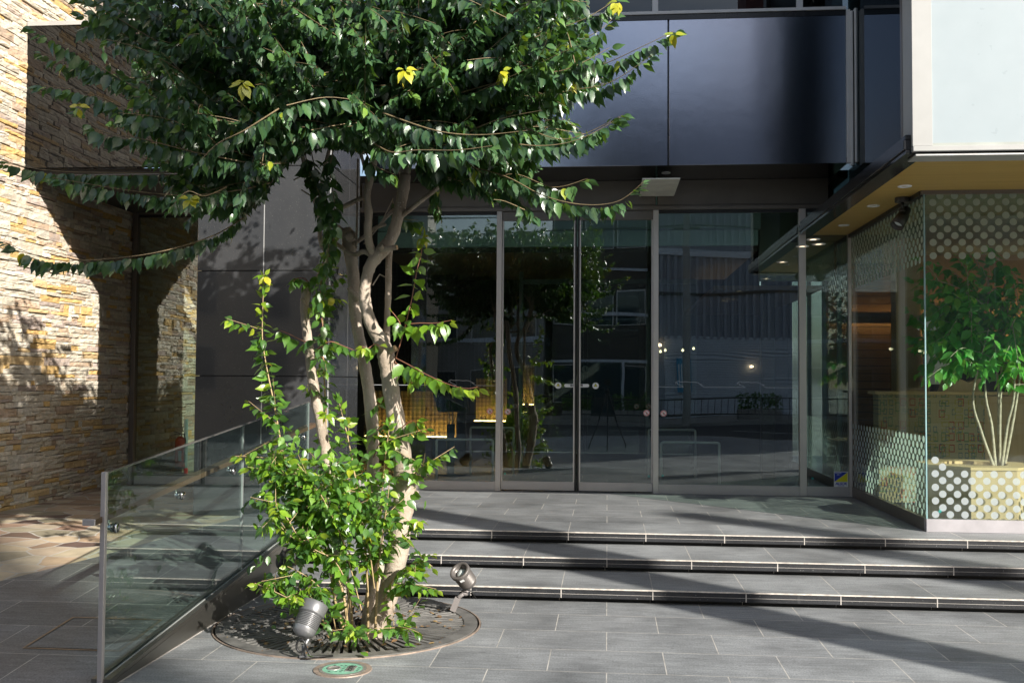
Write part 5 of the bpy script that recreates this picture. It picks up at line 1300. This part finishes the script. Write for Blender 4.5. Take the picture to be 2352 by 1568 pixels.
# procedural sprays filling the crown
CEN = Vector((-1.25, 5.85, 3.5))
heads = [at(857, 340, Y=5.85), at(880, 330, Y=5.9), at(943, 340, Y=5.9), at(690, 350, Y=5.95), at(760, 330, Y=6.0), at(828, 352, Y=5.86), at(960, 250, Y=5.95), at(845, 250, Y=5.8)]
for h_ in heads[:6]:
    # main scaffold limbs rising through the crown
    top_ = h_+Vector((random.uniform(-0.7, 0.6), random.uniform(-0.4, 0.5), random.uniform(0.45, 0.75)))
    tw.tube(smooth_path([h_, h_.lerp(top_, 0.5)+rnd(0.08), top_], 5), [0.016-0.001*i for i in range(11)], 7)
    heads.append(h_.lerp(top_, 0.5)); heads.append(top_)
nsp = 0
while nsp < 400:
    h0 = random.choice(heads); ang = random.uniform(0, 2*math.pi)
    reach = random.uniform(0.7, 2.3)
    if -2.7 < ang-math.pi < -0.6: reach *= 0.75
    dirh = Vector((math.cos(ang), math.sin(ang), 0))
    zt = random.uniform(2.45, 3.72)
    end = Vector((CEN.x, CEN.y, 0))+Vector((dirh.x*reach*1.12, dirh.y*reach*0.82, zt+0.06*reach))
    h1 = Vector((h0.x, h0.y, min(h0.z, end.z+0.1)))
    mid = h1.lerp(end, 0.55)+Vector((0, 0, -0.10*reach))+rnd(0.1)
    st = h1.lerp(end, random.uniform(0.05, 0.35))
    path = smooth_path([st, mid, end], 7)
    x_, y_ = px(end)
    if y_ > -60 and not inpoly(x_, y_): continue
    if end.y < 4.45: continue
    leaf_row(path, crown, tw, L=0.078, gap=0.013, tone=(0.20, 0.15), r0=0.0035, start=0.12, keep=keep, hang=0.9)
    # side twigs
    for k in range(random.randint(2, 4)):
        q = path[random.randint(4, len(path)-3)]; dv = Vector((random.uniform(-1, 1), random.uniform(-1, 1), random.uniform(-0.2, 0.35))).normalized()*random.uniform(0.25, 0.6)
        e_ = q+dv
        if e_.y < 4.5: continue
        leaf_row(smooth_path([q, q+dv*0.5+Vector((0, 0, 0.03)), e_], 5), crown, tw, L=0.076, gap=0.015, tone=(0.22, 0.16), r0=0.0028, keep=keep)
    nsp += 1
# dense heart of the crown
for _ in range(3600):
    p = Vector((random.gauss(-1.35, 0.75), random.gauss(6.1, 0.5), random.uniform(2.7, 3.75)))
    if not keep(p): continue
    crown.add(p, Vector((random.uniform(-0.6, 0.6), random.uniform(-0.6, 0.6), -0.8)), rnd(1), random.uniform(0.05, 0.075), max(0, random.gauss(0.1, 0.08)))  # inner leaves toned darker, crown shade put into their colour
# single bright yellow clusters
for (x_, y_, Y_) in ((557, 190, 4.42), (1155, 163, 4.6), (1305, 185, 4.9), (1548, 78, 5.0), (437, 455, 4.75), (178, 245, 4.75), (930, 160, 4.45), (1420, 5, 5.0)):
    c_ = at(x_, y_, Y=Y_)
    for k in range(7):
        d = Vector((random.uniform(-0.8, 0.8), random.uniform(-0.5, 0.3), random.uniform(-1, 0.2)))
        crown.add(c_+d*0.012, d, Vector((random.uniform(-0.5, 0.5), -0.7, 0.6)), random.uniform(0.04, 0.07), random.uniform(0.82, 1.0))
o = crown.build('crown', m_leaf_c, tree)
tw.build('twigs', m_twig, tree)
print('crown leaves', len(crown.P))

# ------------------------------------------------------------------ basal shoots and trunk sprouts
bs = thing('basal_shoots', 'thicket of thin leafy shoots with glossy bright green leaves around the trunk foot', 'shrub', (-1.55, 5.8, 0))
bl_, bt = Leaves(), MB()
SH = [  # stem path, leaf start, leafiness
 [(800, 1455, 5.75), (785, 1350, 5.7), (740, 1240, 5.62), (690, 1150, 5.6), (655, 1060, 5.58), (630, 930, 5.56), (605, 800, 5.55), (603, 720, 5.55), (607, 630, 5.55)],
 [(810, 1450, 5.8), (800, 1330, 5.85), (770, 1200, 6.0), (752, 1080, 6.12), (748, 940, 6.14), (742, 800, 6.12), (742, 690, 6.1), (752, 600, 6.05), (758, 520, 6.0)],
 [(845, 1470, 5.7), (845, 1380, 5.66), (838, 1240, 5.62), (820, 1120, 5.6), (800, 1010, 5.6), (785, 950, 5.6), (777, 912, 5.6)],
 [(862, 1455, 5.66), (866, 1360, 5.64), (872, 1250, 5.62), (878, 1130, 5.62), (886, 1040, 5.62), (897, 965, 5.62)],
 [(795, 1460, 5.7), (770, 1380, 5.65), (755, 1290, 5.6), (735, 1220, 5.55), (700, 1150, 5.5), (680, 1080, 5.5)],
 [(775, 1460, 5.66), (760, 1400, 5.6), (735, 1350, 5.5), (700, 1320, 5.45), (660, 1300, 5.42)],
 [(770, 1465, 5.64), (730, 1425, 5.5), (690, 1390, 5.42), (640, 1362, 5.38), (585, 1338, 5.35)],
 [(790, 1450, 5.6), (800, 1360, 5.5), (770, 1290, 5.45), (720, 1260, 5.4), (660, 1225, 5.4), (625, 1180, 5.4)],
 [(760, 1130, 5.7), (700, 1085, 5.6), (640, 1062, 5.55), (600, 1050, 5.52), (540, 1047, 5.5)],
 [(850, 1300, 5.7), (880, 1260, 5.6), (915, 1240, 5.55), (945, 1215, 5.52), (964, 1195, 5.5)],
 [(880, 1380, 5.7), (905, 1350, 5.6), (935, 1340, 5.5), (970, 1345, 5.45), (1002, 1352, 5.42)],
 [(880, 1370, 5.75), (910, 1320, 5.7), (945, 1295, 5.65), (975, 1290, 5.6), (993, 1300, 5.6)],
 [(935, 1102, 5.8), (955, 1085, 5.7), (975, 1068, 5.65), (1002, 1052, 5.6)],
 [(830, 1465, 5.6), (815, 1450, 5.5), (810, 1440, 5.42), (800, 1455, 5.36)],
 [(880, 1460, 5.6), (905, 1440, 5.5), (935, 1442, 5.42), (962, 1452, 5.38)],
 [(860, 1350, 5.6), (845, 1250, 5.55), (810, 1170, 5.5), (770, 1120, 5.45), (730, 1090, 5.42)],
 [(830, 1400, 5.6), (790, 1250, 5.5), (750, 1160, 5.4), (720, 1110, 5.38), (680, 1060, 5.35)],
 [(820, 1300, 5.6), (760, 1200, 5.5), (700, 1130, 5.45), (650, 1090, 5.42), (610, 1075, 5.4)],
 [(870, 1300, 5.6), (880, 1220, 5.5), (890, 1150, 5.45), (895, 1100, 5.45)],
 [(780, 1300, 5.5), (700, 1250, 5.4), (660, 1190, 5.38), (630, 1150, 5.36)],
 [(745, 1450, 5.55), (735, 1400, 5.5), (700, 1360, 5.45), (660, 1370, 5.4)],
]
for i, sq in enumerate(SH):
    path = smooth_path([at(x, y, Y=Y) for x, y, Y in sq], 6)
    leaf_row(path, bl_, bt, L=0.074, gap=0.0105 if i < 4 else 0.0125, tone=(0.54, 0.16), r0=0.009 if i < 5 else 0.0042, rt=0.0018, start=0.28 if i < 5 else 0.2, hang=0.55, out=0.75)
    for k in range(9 if i in (4, 7, 15, 16, 17, 19) else (6 if i < 2 else 3)):
        j = random.randint(len(path)//3, len(path)-2); q = path[j]
        if i == 0 and j > len(path)*0.8: continue
        dv = Vector((random.uniform(-1, 1), random.uniform(-1, 0.6), random.uniform(-0.1, 0.9))).normalized()*random.uniform(0.1, 0.24)
        leaf_row(smooth_path([q, q+dv*0.5, q+dv], 4), bl_, bt, L=0.066, gap=0.015, tone=(0.54, 0.17), r0=0.0022, rt=0.001, hang=0.5, out=0.8)
# leafy mass
for _ in range(850):
    x_, y_ = random.choice([(740, 1110), (690, 1140), (780, 1150), (830, 1170), (720, 1190), (780, 1180), (670, 1320), (700, 1150), (660, 1080), (810, 1100)])
    c_ = at(random.gauss(x_, 42), random.gauss(y_, 50), Y=random.uniform(5.35, 6.0))
    if c_.z < 0.05: continue
    bl_.add(c_, Vector((random.uniform(-0.8, 0.8), random.uniform(-0.8, 0.4), -0.6+random.uniform(-0.4, 0.6))), Vector((random.uniform(-0.7, 0.7), -0.4, 0.8)), random.uniform(0.04, 0.07), min(0.8, max(0, random.gauss(0.52, 0.17))))
bl_.build('foliage', m_leaf, bs); bt.build('stems', plain('tan_shoot_bark', (0.40, 0.29, 0.15), 0.6, var=0.25, vscale=20), bs)
ts = thing('trunk_sprouts', 'bright yellow green young sprouts growing from the trunks at mid height', 'leafy shoots', (-1.2, 5.85, 1.4))
sl_, st_ = Leaves(), MB()
SP2 = [
 [(905, 835, 5.8), (925, 770, 5.75), (945, 690, 5.72), (958, 620, 5.7), (968, 580, 5.7), (970, 535, 5.7)],
 [(925, 760, 5.75), (915, 735, 5.72), (900, 715, 5.7)],
 [(930, 745, 5.75), (965, 742, 5.7), (1000, 742, 5.66), (1038, 735, 5.62)],
 [(905, 820, 5.8), (940, 838, 5.7), (980, 860, 5.6), (1030, 882, 5.5), (1070, 892, 5.42), (1098, 888, 5.4)],
 [(905, 830, 5.82), (930, 850, 5.75), (950, 868, 5.7), (945, 880, 5.66)],
 [(880, 800, 5.8), (862, 790, 5.75), (845, 800, 5.72), (832, 795, 5.7)],
 [(760, 520, 5.9), (765, 560, 5.88), (752, 600, 5.85), (738, 640, 5.85), (735, 720, 5.85)],
 [(712, 655, 6.0), (700, 640, 5.95), (680, 640, 5.9), (668, 655, 5.88)], [(712, 655, 6.0), (730, 630, 5.95), (745, 600, 5.9)],
 [(715, 790, 5.95), (690, 780, 5.9), (660, 765, 5.88), (640, 758, 5.86)], [(718, 785, 5.9), (740, 760, 5.85), (738, 730, 5.85)],
 [(720, 810, 5.95), (755, 785, 5.9), (790, 795, 5.9), (815, 805, 5.9)], [(722, 830, 5.95), (740, 820, 5.85), (750, 850, 5.85)],
 [(905, 1000, 5.8), (930, 975, 5.75), (950, 965, 5.72), (958, 975, 5.7)],
 [(858, 1000, 5.95), (872, 980, 5.85), (885, 965, 5.8)], [(858, 1050, 5.95), (870, 1020, 5.85), (880, 1000, 5.8)],
 [(855, 950, 5.95), (868, 925, 5.9), (878, 905, 5.85)],
]
for i, sq in enumerate(SP2):
    path = smooth_path([at(x, y, Y=Y) for x, y, Y in sq], 6)
    yng = 0.68 if i < 6 else 0.42
    leaf_row(path, sl_, st_, L=0.09, gap=0.0165, tone=(yng, 0.08), r0=0.004, rt=0.0015, start=0.15 if i else 0.3, hang=0.7, out=0.6)
for x_, y_, Y_ in ((607, 632, 5.52), (970, 545, 5.68), (835, 797, 5.66), (957, 968, 5.7), (750, 952, 5.55), (963, 1195, 5.46), (630, 1175, 5.36), (855, 1222, 5.45)):
    c_ = at(x_, y_, Y=Y_)
    for k in range(8):
        d = Vector((random.uniform(-0.7, 0.7), random.uniform(-0.5, 0.3), random.uniform(-1, 0.1)))
        sl_.add(c_+d*0.012, d, Vector((random.uniform(-0.6, 0.6), -0.5, 0.6)), random.uniform(0.04, 0.065), random.uniform(0.72, 0.98))
sl_.build('foliage', m_leaf, ts); st_.build('stems', m_twigr, ts)

# leaf litter under and on the grate
lt = Leaves()
for _ in range(620):
    a = random.uniform(0, 2*math.pi); r = random.uniform(0.03, 0.74)
    lt.add(Vector((TG.x+r*math.cos(a), TG.y+r*math.sin(a), random.choice([-0.078, -0.075, -0.07, 0.009, 0.010]))), Vector((random.uniform(-1, 1), random.uniform(-1, 1), random.uniform(-0.1, 0.1))), Vector((0, 0, 1))+rnd(0.2), random.uniform(0.02, 0.045), random.random())
lit = lt.build('leaf_litter', t_leaf('dry_litter', [(0, (0.12, 0.05, 0.03)), (0.5, (0.25, 0.12, 0.06)), (1.0, (0.35, 0.22, 0.1))], (0.3, 0.15, 0.05), 0.6, 0.1), None)
props(lit, kind='stuff')
fallen = [(0, at(678, 1447, Z=0.02), 'fallen green leaf on the left bars of the grate'), (1, at(720, 1507, Z=0.02), 'fallen green leaf by the cable of the front spotlight'), (2, at(928, 1482, Z=0.02), 'fallen green leaf on the front right bars of the grate'), (3, at(845, 1506, Z=0.02), 'fallen pale green leaf at the front rim of the grate'), (4, at(1813, 1384, Z=0.02), 'small dry leaf lying against the lowest step')]
for i, p, l in fallen:
    q = Leaves(); q.add(p, Vector((random.uniform(-1, 1), random.uniform(-1, 1), 0.15)), Vector((0.1, -0.3, 1)), 0.065 if i < 4 else 0.04, 0.6 if i < 4 else 0.97)
    o = q.build('fallen_leaf', m_leaf, None); props(o, l, 'leaf', 'fallen leaves')

# ------------------------------------------------------------------ indoor tree in the planter
it = thing('indoor_tree', 'indoor ficus tree with bright green leaves rising from the maple planter', 'indoor tree', (cx_, cy_, ptop))
il, itw = Leaves(), MB()
tops_ = []
for (xa_, xb2, yb2) in ((2283, 2235, 905), (2290, 2290, 850), (2296, 2300, 860), (2300, 2330, 880), (2306, 2345, 850), (2286, 2262, 880)):
    Yc = cy_+random.uniform(-0.08, 0.08)
    p0_ = at(xa_, 1080, Y=Yc); p0_.z = ptop-0.03; p2_ = at(xb2, yb2, Y=Yc+random.uniform(-0.15, 0.15)); p1_ = p0_.lerp(p2_, 0.5)+Vector((random.uniform(-0.03, 0.03), 0, 0))
    top_ = p2_+Vector((random.uniform(-0.15, 0.15), random.uniform(-0.1, 0.1), random.uniform(0.4, 0.9)))
    pth = smooth_path([p0_, p1_, p2_, top_], 5); itw.tube(pth, [0.016-0.0007*i for i in range(len(pth))], 8); tops_.append(pth)
itw.build('trunk', m_bark2, it)
itw2 = MB()
for _ in range(200):
    pth = random.choice(tops_); q = pth[random.randint(9, len(pth)-1)]
    e_ = Vector((random.gauss(cx_-0.12, 0.40), random.gauss(cy_-0.05, 0.22), random.triangular(1.35, 2.75, 1.7)))
    if e_.y < YB+0.12: e_.y = YB+0.12+random.random()*0.2
    if e_.x < XB+0.1: continue
    mid = q.lerp(e_, 0.6)+Vector((0, 0, 0.06)); pth2 = smooth_path([q, mid, e_], 5)
    leaf_row(pth2[4:], il, itw2, L=0.108, gap=0.028, tone=(0.45, 0.2), r0=0.004, rt=0.001, hang=0.6, out=0.6, keep=lambda p: p.y > YB+0.05 and p.x > XB+0.05)
itw2.build('branches', m_bark2, it)
il.build('crown', m_leaf_in, it)

# ------------------------------------------------------------------ street side behind the camera (seen in reflections, casts the pole shadows)
def utility_pole(x, y, h, r, label, arms=True):
    t_ = thing('utility_pole', label, 'utility pole', (x, y, 0), group='concrete poles across the street')
    MB().lathe([(r, -0.1), (r*0.8, h), (0.001, h)], (x, y, 0), n=20).build('shaft', m_concrete, t_)
    if arms:
        for z in (h-0.5, h-1.2):
            MB().box(x-0.5, x+0.5, y-0.04, y+0.04, z, z+0.07).build('cross_arm', m_spotdark, t_)
            for q in (-0.45, -0.2, 0.2, 0.45): MB().lathe([(0.03, 0.07), (0.045, 0.1), (0.03, 0.13), (0.02, 0.17), (0.001, 0.18)], (x+q, y, z), n=12).build('insulator', m_white, t_)
    return t_
SD = Vector((SUN_DIR.x, SUN_DIR.y)).normalized()
pa = Vector((1.5, 6.03))+SD*8.5
utility_pole(pa.x, pa.y, 7.2, 0.27, 'thick concrete street pole behind the camera casting the long shadow band', False)
pb = Vector((1.45, 8.5))+SD*20
utility_pole(pb.x, pb.y, 10.8, 0.24, 'slimmer concrete pole farther along the street', False)
utility_pole(2.9, -16.4, 8.3, 0.15, 'utility pole with two cross arms on the far pavement')
wr = MB()
for z in (7.95, 7.25):
    for q in (-0.45, 0.45):
        for sgn in (-1, 1):
            pts = [Vector((2.9+sgn*30*k/10, -16.4+q*0.2, z-0.35*math.sin(math.pi*k/10))) for k in range(11)]
            wr.tube(pts, 0.012, 5)
props(wr.build('overhead_wires', m_blackm), 'black overhead wires strung from the utility pole', 'wires')
def building(name, label, x0, x1, y0, y1, h, mat, rows=0, cols=0, ww=0.9, wh=1.2, z0w=1.0, ribs=0, bands=()):
    t_ = thing(name, label, 'building', ((x0+x1)/2, y1, 0))
    MB().box(x0, x1, y0, y1, -0.1, h).build('wall', mat, t_)
    if ribs:
        r_ = MB(); n_ = int((x1-x0)/ribs)
        for i in range(n_): r_.box(x0+i*ribs, x0+i*ribs+ribs*0.4, y1, y1+0.09, 3.3, h-0.05)
        r_.build('ribbed_cladding', mat, t_)
    for (za, zb, mt) in bands: MB().box(x0-0.03, x1+0.03, y1+0.031, y1+0.13, za, zb).build('band', mt, t_)
    for i in range(rows):
        for j in range(cols):
            cx2 = x0+(x1-x0)*(j+0.5)/cols; cz2 = z0w+i*(h-z0w)/rows
            f_ = MB().box(cx2-ww/2-0.05, cx2+ww/2+0.05, y1+0.032, y1+0.06, cz2-0.05, cz2+wh+0.05).build('window', m_fin, t_)
            MB().box(cx2-ww/2, cx2+ww/2, y1+0.061, y1+0.07, cz2, cz2+wh).build('pane', m_win, f_)
    return t_
building('ribbed_warehouse', 'blue grey ribbed metal building across the street behind the camera', 1.9, 9.2, -30, -22.0, 13.4, m_bluegrey, ribs=0.3, bands=((5.2, 5.32, m_spotdark), (6.7, 7.0, m_paleclad), (13.4, 13.6, m_paleclad)))
sh = thing('roller_shutter', 'pale horizontal roller shutter on the ribbed building', 'shutter', (4.5, -21.9, 0)); b = MB()
for i in range(40): b.prism([(2.4, -21.965, i*0.085), (2.4, -21.93, i*0.085+0.02), (2.4, -21.93, i*0.085+0.06), (2.4, -21.965, i*0.085+0.085)], (5.6, 0, 0))
b.build('shutter_slats', m_paleclad, sh)
building('glass_office', 'dark glass fronted office across the street behind the camera', -2.4, 1.7, -31, -22.5, 13.8, m_spotdark, 4, 3, 1.15, 1.5, 0.6, bands=((2.3, 2.45, m_paleclad), (4.3, 4.4, m_paleclad), (6.3, 6.4, m_paleclad)))
building('low_shop', 'pale low shop across the street behind the camera', -9.5, -2.7, -30, -21.5, 5.2, m_concrete, 2, 4, 1.0, 1.1, 0.9, bands=((3.1, 3.3, m_paleclad),))
ta = building('tan_apartment', 'low tan rendered house turned to the sun, behind the camera at the left', -15.0, -3.0, -21, -13.0, 5.2, plain('sunlit_tan_render', (0.62, 0.5, 0.36), 0.8, var=0.06, vscale=0.5), 2, 4, 1.1, 1.1, 1.2)
gx = building('grey_annex', 'taller grey annex with pale pilasters behind the low tan house', -21, -9.5, -34, -23.0, 13, m_concrete, 3, 4, 1.0, 1.4, 6.5)
for i in range(5): MB().box(-20.5+i*2.6, -20.1+i*2.6, -22.99, -22.7, 0, 12.9).build('pilaster', plain('pale_pilaster', (0.7, 0.62, 0.5), 0.7), gx)
ta.rotation_euler.z = R_(-68)
building('red_tower', 'dusky red brown tower rising behind the ribbed building', 8.6, 11.0, -48, -44, 30, m_redbrick, 8, 2, 1.0, 1.4, 2)
building('corner_block', 'tall grey corner block behind the camera shading the ramp', 13.5, 26.4, -34, -22.0, 24, m_concrete, 7, 5, 1.3, 1.5, 1.2)
bn = thing('blue_banner', 'narrow blue and white banner hanging by the shutter across the street', 'banner', (3.15, -21.8, 1.2))
MB().box(2.9, 3.5, -21.82, -21.80, 1.0, 2.5).build('banner_cloth', plain('banner_blue', (0.05, 0.3, 0.5), 0.7, var=0.3), bn)
b = MB()
for i in range(5): b.box(2.97+i*0.11, 3.02+i*0.11, -21.797, -21.795, 1.15, 2.35)
b.build('white_stripes', m_paper, bn)
for i, (x, w2, h2, l) in enumerate(((-1.2, 1.1, 0.55, 'left hedge box on the far pavement'), (0.9, 1.3, 0.6, 'middle hedge box on the far pavement'), (5.8, 1.6, 0.7, 'right hedge box on the far pavement'))):
    hb = thing('hedge_planter', l, 'planter', (x, -18.2, 0), group='hedge boxes on the far pavement')
    MB().bbox(x-w2/2, x+w2/2, -18.5, -17.9, 0.0, 0.35, 0.02).build('planter_box', m_concrete, hb)
    hl = Leaves()
    for _ in range(500): hl.add(Vector((random.uniform(x-w2/2, x+w2/2), random.uniform(-18.5, -17.9), 0.35+random.random()*h2)), rnd(), rnd(), 0.12, random.uniform(0, 0.5))
    hl.build('hedge', m_leaf, hb)
for i, (x, z, l) in enumerate(((4.0, 2.1, 'lit doorway lamp at the right of the shutter'), (0.2, 2.9, 'lit doorway lamp over the office entrance'))):
    q = MB().lathe([(0.001, 0), (0.07, 0.02), (0.08, 0.1), (0.001, 0.16)], (x+2.0, -21.8, z), n=16).build('doorway_lamp', emit('doorway_lamp_glow', (1.0, 0.7, 0.4), 12.0)); props(q, l, 'lamp', 'doorway lamps across the street')
dd = thing('office_entrance', 'dark office entrance door with pale frame across the street', 'doorway', (-0.4, -22.4, 0))
MB().box(-1.3, 0.6, -22.42, -22.36, 0, 2.25).build('door_panel', m_win, dd); MB().box(-1.42, -1.31, -22.44, -22.3, 0, 2.4).box(0.61, 0.72, -22.44, -22.3, 0, 2.4).build('door_frame', m_paleclad, dd)
for i, (qx, qy) in enumerate(((1517, 807), (1528, 804), (1568, 804), (1593, 800))):
    q_ = at(qx, qy, Y=14.5); pd = thing('pendant_lamp', ('leftmost', 'second', 'third', 'rightmost')[i]+' tiny glowing pendant bulb in the lobby behind the right pane', 'pendant lamp', tuple(q_), group='pendant bulbs in the lobby')
    MB().lathe([(0.001, -0.02), (0.016, -0.012), (0.018, 0.0), (0.008, 0.018), (0.001, 0.02)], tuple(q_), n=12).build('bulb', m_dl, pd)
    MB().tube([q_+Vector((0, 0, 0.02)), Vector((q_.x, q_.y, 2.549))], 0.002, 5).build('cord', m_blackm, pd)
# roadside planter hedge and railing on the far side
rg = thing('road_railing', 'low dark railing along the far kerb behind the camera', 'railing', (0, -17.1, 0))
b = MB(); b.box(-20, 20, -17.12, -17.08, 0.85, 0.9); b.box(-20, 20, -17.12, -17.08, 0.2, 0.24); b.build('rails', m_spotdark, rg)
b = MB()
for i in range(161): b.box(-20+i*0.25-0.01, -20+i*0.25+0.01, -17.11, -17.09, 0.24, 0.85)
b.build('bars', m_spotdark, rg)
# camera tripod
tp = thing('tripod', 'black camera tripod standing where the photograph was taken', 'tripod', (0, -0.07, 0))
apex = Vector((0, -0.09, 1.22))
MB().tube([(0, -0.09, 0.75), (0, -0.09, 1.36)], 0.014, 10).lathe([(0.03, 1.2), (0.045, 1.22), (0.045, 1.26), (0.02, 1.28)], (0, -0.09, 0), n=16).build('centre_column', m_blackm, tp)
for a in (90, 210, 330):
    d = Vector((math.cos(R_(a)), math.sin(R_(a)), 0)); f1 = apex+d*0.22+Vector((0, 0, -0.6)); f2 = Vector((0, -0.09, 0.0))+d*0.46
    MB().tube([apex+d*0.03, f1], 0.014, 8).tube([f1, f2], 0.010, 8).build('leg', m_blackm, tp)
cb = thing('stills_camera', 'black stills camera on top of the tripod', 'camera', (0, -0.09, 1.38))
MB().bbox(-0.07, 0.07, -0.15, -0.08, 1.385, 1.50, 0.008).build('camera_body', m_blackm, cb)
MB().lathe([(0.036, -0.0795), (0.036, -0.012), (0.030, -0.010), (0.028, -0.03)], (0, 0, CAMZ-0.005), (0, 1, 0), 24).build('lens_barrel', m_blackm, cb)
